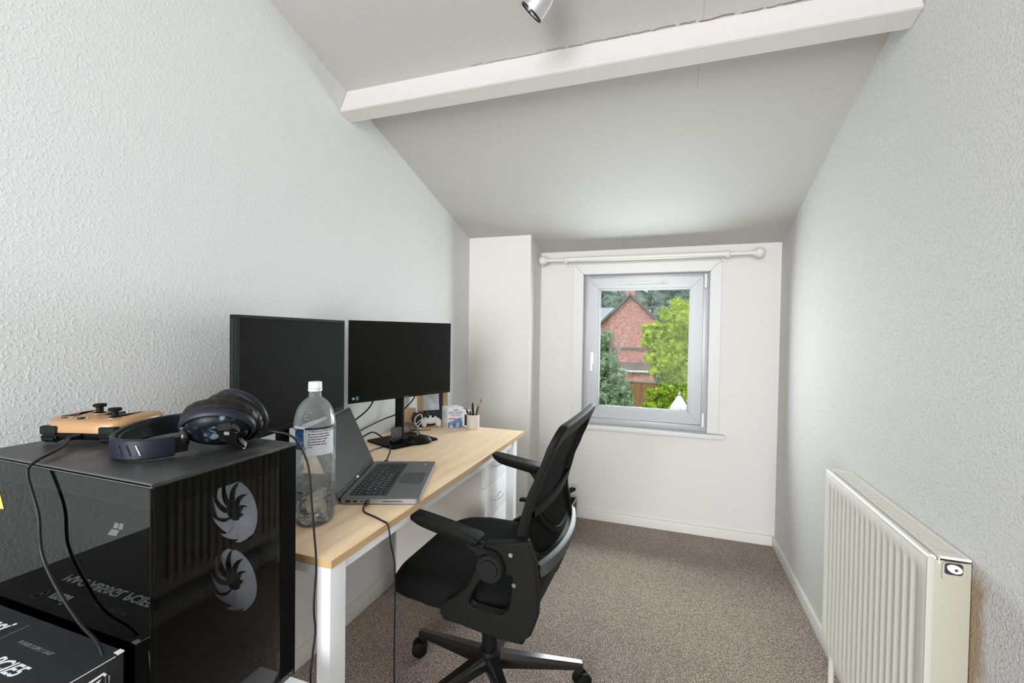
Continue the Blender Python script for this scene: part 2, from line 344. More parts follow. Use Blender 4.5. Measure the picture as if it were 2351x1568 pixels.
class MB:
    def __init__(s): s.bm = bmesh.new(); s.mi = 0
    def _tag(s, fs):
        for f in fs: f.material_index = s.mi
    def box(s, x0, x1, y0, y1, z0, z1, bev=0.0, seg=2, mtx=None):
        t = bmesh.new(); bmesh.ops.create_cube(t, size=1)
        t.transform(Matrix.Translation(((x0 + x1) / 2, (y0 + y1) / 2, (z0 + z1) / 2)) @ Matrix.Diagonal((x1 - x0, y1 - y0, z1 - z0, 1)))
        if bev > 0: bmesh.ops.bevel(t, geom=list(t.edges), offset=bev, segments=seg, affect='EDGES', profile=0.7)
        return s.merge(t, mtx)
    def merge(s, t, mtx=None):
        if mtx is not None: t.transform(mtx)
        me = bpy.data.meshes.new('tmp'); t.to_mesh(me); t.free()
        for p in me.polygons: p.material_index = s.mi
        s.bm.from_mesh(me); bpy.data.meshes.remove(me); return s
    def prism(s, pts, a0, a1, axis='y', bev=0.0, mtx=None):
        """2D outline (CCW list) swept between a0 and a1 along axis"""
        t = bmesh.new()
        def co(p, a):
            return {'y': (p[0], a, p[1]), 'x': (a, p[0], p[1]), 'z': (p[0], p[1], a)}[axis]
        A = [t.verts.new(co(p, a0)) for p in pts]; B = [t.verts.new(co(p, a1)) for p in pts]
        t.faces.new(A); t.faces.new(B[::-1]); n = len(pts)
        for i in range(n): t.faces.new([A[i], B[i], B[(i + 1) % n], A[(i + 1) % n]])
        bmesh.ops.recalc_face_normals(t, faces=t.faces)
        if bev > 0: bmesh.ops.bevel(t, geom=list(t.edges), offset=bev, segments=2, affect='EDGES')
        return s.merge(t, mtx)
    def ringprism(s, outer, inner, a0, a1, axis='y', mtx=None):
        """outline with a hole; same count of points in outer and inner"""
        t = bmesh.new()
        def co(p, a):
            return {'y': (p[0], a, p[1]), 'x': (a, p[0], p[1]), 'z': (p[0], p[1], a)}[axis]
        v = [[t.verts.new(co(p, a)) for p in L_] for L_ in (outer, inner) for a in (a0, a1)]
        n = len(outer)
        for i in range(n):
            j = (i + 1) % n
            t.faces.new([v[0][i], v[0][j], v[2][j], v[2][i]]); t.faces.new([v[1][i], v[3][i], v[3][j], v[1][j]])
            t.faces.new([v[0][i], v[1][i], v[1][j], v[0][j]]); t.faces.new([v[2][i], v[2][j], v[3][j], v[3][i]])
        bmesh.ops.recalc_face_normals(t, faces=t.faces)
        return s.merge(t, mtx)
    def lathe(s, prof, seg=32, mtx=None, capped=True):
        """(r, z) profile around z"""
        t = bmesh.new(); rings = []
        for r, z in prof:
            if r < 1e-6: rings.append([t.verts.new((0, 0, z))])
            else: rings.append([t.verts.new((r * math.cos(2 * math.pi * k / seg), r * math.sin(2 * math.pi * k / seg), z)) for k in range(seg)])
        for a, b in zip(rings, rings[1:]):
            for k in range(seg):
                j = (k + 1) % seg
                if len(a) == 1 and len(b) == 1: continue
                if len(a) == 1: t.faces.new([a[0], b[k], b[j]])
                elif len(b) == 1: t.faces.new([a[k], a[j], b[0]])
                else: t.faces.new([a[k], a[j], b[j], b[k]])
        if capped:
            if len(rings[0]) > 1: t.faces.new(rings[0])
            if len(rings[-1]) > 1: t.faces.new(rings[-1])
        bmesh.ops.recalc_face_normals(t, faces=t.faces)
        return s.merge(t, mtx)
    def tube(s, pts, r, seg=10, smooth=6, radii=None, mtx=None):
        P = [Vector(p) for p in pts]
        if smooth > 1 and len(P) > 2:
            Q = []; RR = []
            for i in range(len(P) - 1):
                p0 = P[max(i - 1, 0)]; p1 = P[i]; p2 = P[i + 1]; p3 = P[min(i + 2, len(P) - 1)]
                for k in range(smooth):
                    t = k / smooth
                    Q.append(0.5 * ((2 * p1) + (-p0 + p2) * t + (2 * p0 - 5 * p1 + 4 * p2 - p3) * t * t + (-p0 + 3 * p1 - 3 * p2 + p3) * t ** 3))
                    if radii: RR.append(radii[i] * (1 - t) + radii[i + 1] * t)
            Q.append(P[-1])
            if radii: RR.append(radii[-1])
        else: Q = P; RR = radii
        t = bmesh.new(); rings = []; up = Vector((0.13, 0.21, 0.97))
        for i, p in enumerate(Q):
            d = (Q[min(i + 1, len(Q) - 1)] - Q[max(i - 1, 0)]).normalized()
            a = (up - d * up.dot(d)); 
            if a.length < 1e-3: a = Vector((1, 0, 0)) - d * d.x
            a.normalize(); up = a; b = d.cross(a); rr = RR[i] if RR else r
            rings.append([t.verts.new(p + a * math.cos(2 * math.pi * k / seg) * rr + b * math.sin(2 * math.pi * k / seg) * rr) for k in range(seg)])
        for a, b in zip(rings, rings[1:]):
            for k in range(seg): t.faces.new([a[k], a[(k + 1) % seg], b[(k + 1) % seg], b[k]])
        t.faces.new(rings[0]); t.faces.new(rings[-1])
        bmesh.ops.recalc_face_normals(t, faces=t.faces)
        return s.merge(t, mtx)
    def grid(s, fn, nu, nv, closed_u=False, closed_v=False, mtx=None):
        t = bmesh.new(); V = [[t.verts.new(fn(u, v)) for v in range(nv)] for u in range(nu)]
        for u in range(nu if closed_u else nu - 1):
            for v in range(nv if closed_v else nv - 1):
                t.faces.new([V[u][v], V[(u + 1) % nu][v], V[(u + 1) % nu][(v + 1) % nv], V[u][(v + 1) % nv]])
        bmesh.ops.recalc_face_normals(t, faces=t.faces)
        return s.merge(t, mtx)
    def ball(s, c, r, seg=20, scale=(1, 1, 1), mtx=None):
        t = bmesh.new(); bmesh.ops.create_uvsphere(t, u_segments=seg, v_segments=seg // 2 + 2, radius=r)
        t.transform(Matrix.Translation(c) @ Matrix.Diagonal((*scale, 1))); return s.merge(t, mtx)
    def cyl(s, p0, p1, r, seg=20): return s.tube([p0, p1], r, seg, 1)
    def text(s, txt, size, mtx, depth=0.0003, shear=0.0, bold=0.0, align='LEFT', spacing=1.0, sx=1.0):
        c = bpy.data.curves.new('t', 'FONT'); c.body = txt; c.size = size; c.extrude = depth; c.shear = shear; c.offset = bold
        c.align_x = align; c.space_character = spacing; c.resolution_u = 2
        o = bpy.data.objects.new('t', c); COL.objects.link(o); bpy.context.view_layer.update()
        me = bpy.data.meshes.new_from_object(o.evaluated_get(bpy.context.evaluated_depsgraph_get()))
        bpy.data.objects.remove(o); bpy.data.curves.remove(c)
        me.transform(mtx @ Matrix.Diagonal((sx, 1, 1, 1)))
        for p in me.polygons: p.material_index = s.mi
        s.bm.from_mesh(me); bpy.data.meshes.remove(me); return s
    def build(s, name, m, parent=None, smooth='auto', base=None):
        me = bpy.data.meshes.new(name); s.bm.to_mesh(me); s.bm.free()
        return link(name, me, m, parent, smooth, base)
def frame_m(o, x, y):
    """matrix with origin o, local x along x, local y along y, z = x cross y"""
    x = Vector(x).normalized(); y = Vector(y); y = (y - x * y.dot(x)).normalized(); z = x.cross(y)
    return Matrix(((x.x, y.x, z.x, o[0]), (x.y, y.y, z.y, o[1]), (x.z, y.z, z.z, o[2]), (0, 0, 0, 1)))
def copy_thing(o):
    c = o.copy(); COL.objects.link(c)
    for ch in list(o.children):
        d = ch.copy(); COL.objects.link(d); d.parent = c
        for g in list(ch.children):
            e = g.copy(); COL.objects.link(e); e.parent = d
    return c
def rrect(x0, x1, y0, y1, r, n=6):
    pts = []
    for cx, cy, a0 in ((x1 - r, y0 + r, -90), (x1 - r, y1 - r, 0), (x0 + r, y1 - r, 90), (x0 + r, y0 + r, 180)):
        for k in range(n + 1):
            a = R(a0 + 90 * k / n); pts.append((cx + r * math.cos(a), cy + r * math.sin(a)))
    return pts

# ------------------------------------------------------------------ the room
W, D, D1, BX = 1.8517, 2.9507, 2.7017, 0.4206
YB = -3.2
def cz(y): return 1.7617 + 0.2864 * (D - max(y, -0.65))
def build_room():
    m = MB(); m.box(-0.12, W + 0.12, YB - 0.12, D + 0.15, -0.12, 0.0); struct(m.build('floor', M['carpet']))
    def sidewall(name, x0, x1, mt):
        t = MB(); t.prism([(YB, -0.0), (D + 0.15, -0.0), (D + 0.15, cz(D + 0.15) + 0.05), (-0.65, cz(-0.65) + 0.05), (YB, cz(YB) + 0.05)], x0, x1, 'x'); return struct(t.build(name, mt, smooth=False))
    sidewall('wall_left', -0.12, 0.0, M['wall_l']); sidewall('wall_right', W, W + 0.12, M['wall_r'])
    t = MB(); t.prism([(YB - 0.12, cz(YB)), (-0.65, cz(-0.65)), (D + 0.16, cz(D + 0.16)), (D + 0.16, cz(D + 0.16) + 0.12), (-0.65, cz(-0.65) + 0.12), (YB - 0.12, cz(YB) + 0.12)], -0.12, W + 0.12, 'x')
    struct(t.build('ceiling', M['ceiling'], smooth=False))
    # far wall around the window opening, real thickness
    ox0, ox1, oz0, oz1 = 0.712, 1.477, 0.625, 1.607
    t = MB(); zt = cz(D) + 0.02
    t.box(0.0, ox0, D, D + 0.15, 0, zt); t.box(ox1, W, D, D + 0.15, 0, zt); t.box(ox0, ox1, D, D + 0.15, 0, oz0); t.box(ox0, ox1, D, D + 0.15, oz1, zt)
    struct(t.build('wall_far', M['wall_f'], smooth=False))
    t = MB(); t.prism([(D1, 0), (D + 0.001, 0), (D + 0.001, cz(D) + 0.01), (D1, cz(D1) + 0.01)], 0.0, BX, 'x', 0); struct(t.build('wall_chimney_breast', M['wall_f'], smooth=False))
    # unseen back wall; its opening is added to let the rear fill lamp in
    t = MB(); zt = cz(YB) + 0.05
    t.box(0, 0.12, YB - 0.12, YB, 0, zt); t.box(1.74, W, YB - 0.12, YB, 0, zt); t.box(0.12, 1.74, YB - 0.12, YB, 0, 0.24); t.box(0.12, 1.74, YB - 0.12, YB, 2.72, zt)
    struct(t.build('wall_back', M['back'], smooth=False))
    # skirting
    def sk(name, *b):
        t = MB(); t.box(*b, bev=0.004); struct(t.build(name, M['gloss_white']))
    sk('baseboard_right', W - 0.014, W, YB, D, 0, 0.058); sk('baseboard_left', 0, 0.014, YB, D1, 0, 0.07)
    sk('baseboard_far', BX, W - 0.014, D - 0.014, D, 0, 0.058); sk('baseboard_breast', 0.014, BX, D1 - 0.014, D1, 0, 0.065)
    # boxed purlin across the sloping ceiling
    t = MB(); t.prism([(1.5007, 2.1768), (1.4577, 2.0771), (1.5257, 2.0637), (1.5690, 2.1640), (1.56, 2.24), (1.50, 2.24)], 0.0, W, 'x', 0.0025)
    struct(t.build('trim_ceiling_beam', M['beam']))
    # crack where the beam meets the ceiling boards
    random.seed(4); t = MB(); x = 0.55
    while x < W - 0.02:
        n = random.uniform(0.03, 0.10); pts = []
        for k in range(4):
            xx = x + n * k / 3; yy = 1.494 + random.uniform(-0.003, 0.003); pts.append((xx, yy, cz(yy) - 0.0006))
        rr = 0.0005 + 0.0013 * max(0, (x - 0.7)) * random.uniform(0.5, 1.4)
        t.tube(pts, rr, 5, 2); x += n * random.uniform(1.0, 1.25)
    struct(t.build('trim_ceiling_crack', M['bark_dark'] if 'bark_dark' in M else mat('crack_dark', (0.16, 0.12, 0.09), 0.9)))
build_room()

# ------------------------------------------------------------------ window
def ring_box(t, x0, x1, z0, z1, w, y0, y1, bev=0.003, wb=None):
    wb = wb or w
    t.box(x0, x0 + w, y0, y1, z0, z1, bev); t.box(x1 - w, x1, y0, y1, z0, z1, bev)
    t.box(x0 + w, x1 - w, y0, y1, z1 - w, z1, bev); t.box(x0 + w, x1 - w, y0, y1, z0, z0 + wb, bev)
def mitre_ring(t, x0, x1, z0, z1, w, y0, y1):
    """frame of four mitred profiled lengths"""
    O = [(x0, z0), (x1, z0), (x1, z1), (x0, z1)]; I = [(x0 + w, z0 + w), (x1 - w, z0 + w), (x1 - w, z1 - w), (x0 + w, z1 - w)]
    for i in range(4):
        j = (i + 1) % 4; g = 0.0006
        d = Vector((O[j][0] - O[i][0], O[j][1] - O[i][1])).normalized() * g
        t.prism([(O[i][0] + d.x, O[i][1] + d.y), (O[j][0] - d.x, O[j][1] - d.y), (I[j][0] - d.x, I[j][1] - d.y), (I[i][0] + d.x, I[i][1] + d.y)], y0, y1, 'y', 0.0015)
def build_window():
    w = bpy.data.objects.new('window_1', None); COL.objects.link(w); w.location = (1.095, D, 0.62); BASE[w.name] = Vector(w.location); w['kind'] = 'structure'
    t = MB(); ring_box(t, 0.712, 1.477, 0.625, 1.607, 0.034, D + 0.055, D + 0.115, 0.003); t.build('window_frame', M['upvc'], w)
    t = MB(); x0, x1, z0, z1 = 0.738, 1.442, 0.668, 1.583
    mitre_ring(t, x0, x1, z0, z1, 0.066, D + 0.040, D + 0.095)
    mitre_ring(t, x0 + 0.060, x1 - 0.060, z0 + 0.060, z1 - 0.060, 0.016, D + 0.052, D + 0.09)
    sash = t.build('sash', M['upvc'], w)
    t = MB(); ring_box(t, x0 + 0.072, x1 - 0.072, z0 + 0.072, z1 - 0.072, 0.006, D + 0.062, D + 0.078, 0); t.build('glazing_seal', M['dark'], sash)
    t = MB(); t.box(x0 + 0.076, x1 - 0.076, D + 0.068, D + 0.070, z0 + 0.076, z1 - 0.076); t.build('glass_pane', M['pane'], sash, smooth=False)
    t = MB(); t.box(0.944, 1.232, D + 0.030, D + 0.041, 1.541, 1.557, 0.004); t.box(0.985, 1.195, D + 0.026, D + 0.036, 1.544, 1.553, 0.003)
    tv = t.build('trickle_vent', M['gloss_white'], sash)
    t = MB(); t.box(1.203, 1.206, D + 0.0255, D + 0.031, 1.545, 1.552); t.build('vent_latch', M['ink'], sash)
    t = MB(); t.box(0.758, 0.782, D + 0.026, D + 0.041, 1.02, 1.10, 0.005); t.box(0.761, 0.779, D + 0.002, D + 0.030, 1.072, 1.100, 0.006); t.box(0.762, 0.778, D - 0.004, D + 0.008, 0.975, 1.098, 0.006)
    t.build('window_handle', M['white_pl'], sash)
    for z in (1.51, 0.655):
        t = MB(); t.cyl((1.456, D + 0.043, z), (1.456, D + 0.043, z + 0.085), 0.009); t.cyl((1.456, D + 0.043, z + 0.062), (1.456, D + 0.043, z + 0.066), 0.0105)
        t.build('hinge', M['white_pl'], w)
    t = MB()
    for a, b in (((0.645, 0.605), (0.712, 0.605)),): pass
    # architrave (three mitred boards) and reveal lining
    t.prism([(0.648, 0.628), (0.713, 0.628), (0.713, 1.606), (0.648, 1.671)], D - 0.016, D + 0.001, 'y', 0.003)
    t.prism([(1.476, 0.628), (1.538, 0.628), (1.538, 1.668), (1.476, 1.606)], D - 0.016, D + 0.001, 'y', 0.003)
    t.prism([(0.649, 1.671), (0.714, 1.6065), (1.475, 1.6065), (1.5375, 1.669)], D - 0.016, D + 0.001, 'y', 0.003)
    t.box(0.700, 0.7135, D, D + 0.06, 0.62, 1.607); t.box(1.4755, 1.49, D, D + 0.06, 0.62, 1.607); t.box(0.70, 1.49, D, D + 0.06, 1.6055, 1.62)
    t.build('architrave', M['trim_white'], w)
    t = MB(); t.box(0.600, 1.572, D - 0.042, D + 0.06, 0.598, 0.626, 0.008, 3); t.build('window_sill', M['trim_white'], w)
build_window()
def build_curtain_pole():
    y = D - 0.075; z = lambda x: 1.697 - 0.002 * (x - 0.44)
    o = thing('curtain_pole', 'cream curtain pole with ball ends fixed above the window, without curtains', 'curtain pole', (1.09, y, 1.69))
    t = MB(); t.cyl((0.475, y, z(.475)), (1.70, y, z(1.70)), 0.0115, 24); t.cyl((0.60, y, z(.6)), (1.56, y, z(1.56)), 0.0165, 24); t.build('pole', M['cream_pole'], o)
    for x in (0.452, 1.725):
        t = MB(); t.ball((x, y, z(x)), 0.030, 24); s = 1 if x < 1 else -1
        t.cyl((x + s * 0.024, y, z(x)), (x + s * 0.034, y, z(x)), 0.019, 24); t.build('finial', M['cream_pole'], o)
    for x in (0.607, 1.560):
        t = MB(); t.ball((x, y, z(x) - 0.002), 0.023, 20, (0.8, 1, 1.0)); t.cyl((x, y, z(x) - 0.012), (x, D - 0.001, z(x) - 0.012), 0.013, 20); t.cyl((x, D - 0.012, z(x) - 0.012), (x, D, z(x) - 0.012), 0.024, 20)
        t.build('pole_bracket', M['cream_pole'], o)
build_curtain_pole()

# ------------------------------------------------------------------ ceiling spotlight
def build_spot():
    hx, hy, hz = 0.905, 1.215, 2.145
    o = thing('spotlight_bar', 'chrome bar spotlight on the upper sloping ceiling, one bullet head pointing down', 'ceiling light', (0.9, 1.19, cz(1.19)))
    nrm = Vector((0, -0.2753, -0.9613))
    t = MB(); t.tube([Vector((0.835, 1.20, cz(1.2) - 0.062)), Vector((1.25, 0.95, cz(0.95) - 0.062))], 0.009, 20, 1); t.build('bar', M['chrome'], o)
    t = MB(); c = Vector((1.13, 1.02, cz(1.02))); mt = frame_m(c, (1, 0, 0), nrm.cross(Vector((1, 0, 0)))); t.lathe([(0.0, 0), (0.045, 0), (0.045, 0.02), (0.03, 0.035), (0.0, 0.035)], 32, mt)
    t.cyl(c, c + nrm * 0.06, 0.008); t.build('ceiling_plate', M['chrome'], o)
    ax = Vector((-0.66, 0.12, -0.62)).normalized(); apex = Vector((0.925, 1.20, 2.170))
    zz = ax; xx = Vector((0, 1, 0)).cross(zz).normalized(); yy = zz.cross(xx)
    mt = Matrix(((xx.x, yy.x, zz.x, apex.x), (xx.y, yy.y, zz.y, apex.y), (xx.z, yy.z, zz.z, apex.z), (0, 0, 0, 1)))
    t = MB(); t.lathe([(0.0, 0.0), (0.010, 0.001), (0.020, 0.006), (0.028, 0.017), (0.0325, 0.034), (0.0345, 0.055), (0.0350, 0.086), (0.0332, 0.086), (0.0325, 0.055), (0.026, 0.020), (0.0, 0.012)], 40, mt, capped=False)
    h = t.build('lamp_head', M['chrome'], o)
    t = MB(); t.lathe([(0.0, 0.070), (0.0325, 0.070), (0.0325, 0.074), (0.0, 0.074)], 32, mt); t.build('lamp_lens', M['lamp_in'], h)
    t = MB(); t.lathe([(0.0338, 0.084), (0.0358, 0.084), (0.0358, 0.089), (0.0338, 0.089)], 40, mt, capped=False); t.build('lamp_rim', M['black_gloss'], h)
    t = MB(); j = mt @ Vector((0, 0, 0.03)); t.tube([j - yy * 0.0, j + Vector((0.005, -0.02, 0.03)), Vector((0.97, 1.12, cz(1.12) - 0.062))], 0.006, 12, 4); t.build('swivel_arm', M['chrome'], o)
build_spot()

# ------------------------------------------------------------------ radiator
def build_radiator():
    xf, xb, y0, y1, z0, z1 = 1.7754, W - 0.002, 1.1934, 1.8464, 0.1485, 0.7571
    o = thing('radiator', 'cream fluted panel radiator mounted low on the right wall', 'radiator', (1.81, 1.52, 0.0))
    n = 17; t = MB(); prof = []
    ya, yb = y0 + 0.034, y1 - 0.026; step = (yb - ya) / n
    for k in range(n):
        c = ya + step * k
        prof += [(c + step * 0.04, 0.0), (c + step * 0.20, 0.0065), (c + step * 0.58, 0.0065), (c + step * 0.74, 0.0)]
    P = [(y0 + 0.004, 0.0)] + prof + [(y1 - 0.004, 0.0)]
    Z = [(z0 + 0.004, 0), (z0 + 0.040, 0), (z0 + 0.055, 1), (z1 - 0.055, 1), (z1 - 0.040, 0), (z1 - 0.012, 0), (z1 - 0.004, -0.5)]
    t.grid(lambda u, v: (xf + (P[u][1] * Z[v][1] if Z[v][1] >= 0 else 0.004), P[u][0], Z[v][0]), len(P), len(Z))
    t.box(xf + 0.0065, xf + 0.012, y0 + 0.003, y1 - 0.003, z0 + 0.004, z1 - 0.008)
    t.tube([(xf + 0.008, y0 + 0.003, z1 - 0.009), (xf + 0.008, y1 - 0.003, z1 - 0.009)], 0.0085, 14, 1)
    t.build('front_panel', M['rad'], o)
    t = MB(); t.box(xf + 0.0, xf + 0.012, y0, y0 + 0.006, z0, z1 - 0.006, 0.002); t.build('panel_edge', mat('radiator_enamel_shaded_edge', (0.44, 0.425, 0.375), 0.36), o)  # same enamel darkened, standing in for weaker light on this end strip
    t = MB(); t.box(xb - 0.012, xb, y0 + 0.01, y1 - 0.01, z0 + 0.01, z1 - 0.02); t.box(xf + 0.022, xb - 0.02, y0 + 0.02, y1 - 0.02, z0 + 0.02, z1 - 0.03)
    t.build('convector', M['rad_dark'], o)
    t = MB(); gx0, gx1 = xf + 0.019, xb
    t.box(gx0, gx0 + 0.008, y0, y1, z1 - 0.006, z1, 0.001); t.box(gx1 - 0.010, gx1, y0, y1, z1 - 0.006, z1, 0.001)
    t.box(gx0 + 0.008, gx1 - 0.01, y0, y0 + 0.03, z1 - 0.006, z1, 0.001); t.box(gx0 + 0.008, gx1 - 0.01, y1 - 0.012, y1, z1 - 0.006, z1, 0.001)
    t.box(gx0, gx0 + 0.002, y0, y1, z1 - 0.018, z1)
    k = y0 + 0.036
    while k < y1 - 0.013:
        t.box(gx0 + 0.008, gx1 - 0.010, k, k + 0.0065, z1 - 0.005, z1 - 0.001); k += 0.0105
    t.build('top_grille', M['rad'], o)
    t = MB(); t.box(xf + 0.011, xb, y0 + 0.0005, y0 + 0.004, z0, z1 - 0.010, 0.0012); sd = t.build('side_panel', M['rad_side_shaded'], o)
    t = MB(); t.box(xf + 0.011, xb, y1 - 0.004, y1 - 0.0005, z0, z1 - 0.010, 0.0012); t.build('side_panel', M['rad_side_shaded'], o)
    vx = (gx0 + xb) / 2 - 0.003; vz = z1 - 0.022
    out = rrect(vx - 0.0195, vx + 0.0195, vz - 0.030, vz + 0.012, 0.009, 6); inn = [(vx + (p[0] - vx) * 0.80, vz - 0.002 + (p[1] - vz + 0.009) * 0.60) for p in out]
    t = MB(); t.ringprism(out, inn, y0 - 0.003, y0 + 0.001); t.build('valve_surround', M['rad_side_shaded'], o)
    t = MB(); t.box(vx - 0.0158, vx + 0.0158, y0 - 0.0012, y0 - 0.0002, vz - 0.0148, vz + 0.0108, 0.0004); t.build('valve_recess', M['dark'], o)
    t = MB(); t.prism([(vx - 0.012 + 0.0130 * (1 + math.cos(R(a))), vz - 0.0015 + 0.0090 * math.sin(R(a)) - 0.0020 * math.cos(R(a))) for a in range(0, 360, 20)], y0 - 0.006, y0 - 0.001, 'y', 0.001); t.cyl((vx + 0.002, y0 - 0.0075, vz - 0.002), (vx + 0.002, y0 - 0.005, vz - 0.002), 0.004)
    vk = t.build('air_valve', M['valve'], o)
    t = MB(); t.cyl((vx + 0.002, y0 - 0.0080, vz - 0.002), (vx + 0.002, y0 - 0.0074, vz - 0.002), 0.0028); t.build('valve_pin', M['dark'], vk)
    t = MB(); t.cyl((1.798, 1.815, 0.0), (1.798, 1.815, z0 + 0.02), 0.0085); t.cyl((1.798, 1.815, 0.0), (1.798, 1.815, 0.006), 0.016); t.cyl((1.798, 1.815, z0 - 0.03), (1.798, 1.815, z0 + 0.004), 0.012)
    t.build('pipe', M['rad'], o)
build_radiator()

# ------------------------------------------------------------------ desk
DZ = 0.74
def build_desk():
    o = thing('desk', 'long oak-topped desk on white steel legs along the left wall', 'desk', (0.3, 1.41, 0))
    t = MB(); t.box(0.0, 0.5914, 0.7487, 2.0776, DZ - 0.0175, DZ, 0.0008); top = t.build('desktop', M['oak'], o)
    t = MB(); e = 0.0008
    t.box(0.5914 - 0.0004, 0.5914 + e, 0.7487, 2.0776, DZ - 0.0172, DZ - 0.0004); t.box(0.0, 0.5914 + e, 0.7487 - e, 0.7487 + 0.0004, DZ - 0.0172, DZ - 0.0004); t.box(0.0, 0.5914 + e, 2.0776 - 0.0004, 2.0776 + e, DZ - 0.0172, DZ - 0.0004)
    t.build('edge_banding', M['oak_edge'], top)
    for x0, x1 in ((0.549, 0.5835), (0.018, 0.0525)):
        for y0, y1 in ((0.755, 0.803), (1.940, 1.985)):
            t = MB(); t.box(x0, x1, y0, y1, 0.006, DZ - 0.0175, 0.0015); lg = t.build('leg', M['white_steel'], o)
            t = MB(); t.box(x0 + 0.002, x1 - 0.002, y0 + 0.003, y1 - 0.003, 0.0, 0.008, 0.001); t.build('foot_cap', M['black'], lg)
    t = MB(); t.box(0.556, 0.5775, 0.803, 1.940, DZ - 0.046, DZ - 0.0175, 0.001); t.box(0.024, 0.046, 0.803, 1.940, DZ - 0.046, DZ - 0.0175, 0.001)
    t.box(0.0525, 0.549, 0.762, 0.785, DZ - 0.046, DZ - 0.0175, 0.001); t.box(0.0525, 0.549, 1.955, 1.978, DZ - 0.046, DZ - 0.0175, 0.001)
    t.build('rail', M['white_steel'], o)
build_desk()
def build_drawers():
    o = thing('drawer_unit', 'white drawer pedestal with bowed chrome handles under the far end of the desk', 'drawers', (0.29, 1.92, 0))
    y0, y1, xf, ztop = 1.772, 2.072, 0.512, 0.690
    # body is five boards, standing clear of the desk's far rail
    t = MB(); ya, yb = y0, 1.9385
    t.box(0.065, xf - 0.016, y0, y0 + 0.016, 0.03, ztop - 0.004); t.box(0.065, xf - 0.016, y1 - 0.016, y1, 0.03, ztop - 0.004); t.box(0.065, 0.075, y0, y1, 0.03, ztop - 0.02)
    t.box(0.065, xf - 0.016, y0, y1, 0.03, 0.046); t.box(0.065, xf - 0.016, y0, y1, ztop - 0.022, ztop - 0.004)
    t.build('carcass', M['cream_board'], o)
    for x in (0.09, 0.47):
        for y in (y0 + 0.03, y1 - 0.03): t = MB(); t.cyl((x, y, 0), (x, y, 0.03), 0.014); t.build('foot', M['black'], o)
    for z in (0.545, 0.396, 0.247, 0.098):
        t = MB(); t.box(xf - 0.016, xf, y0, y1, z + 0.0015, z + 0.1475, 0.001); dr = t.build('drawer', M['white_board'], o)
        yc = 1.905; t = MB(); zz = z + 0.078
        t.tube([(xf, yc - 0.052, zz), (xf + 0.014, yc - 0.05, zz), (xf + 0.022, yc - 0.03, zz), (xf + 0.026, yc, zz), (xf + 0.022, yc + 0.03, zz), (xf + 0.014, yc + 0.05, zz), (xf, yc + 0.052, zz)], 0.004, 10, 5); t.build('handle', M['chrome'], dr)
build_drawers()

# ------------------------------------------------------------------ side table under the computer
def build_side_table():
    o = thing('side_table', 'white low table beneath the black computer case, mostly hidden', 'table', (0.32, 0.33, 0))
    t = MB(); t.box(0.015, 0.640, -0.05, 0.668, 0.518, 0.550, 0.002); t.build('tabletop', M['white_board'], o)
    for x in (0.03, 0.575):
        for y in (-0.035, 0.603):
            t = MB(); t.box(x, x + 0.05, y, y + 0.05, 0, 0.518, 0.002); t.build('leg', M['white_board'], o)
build_side_table()

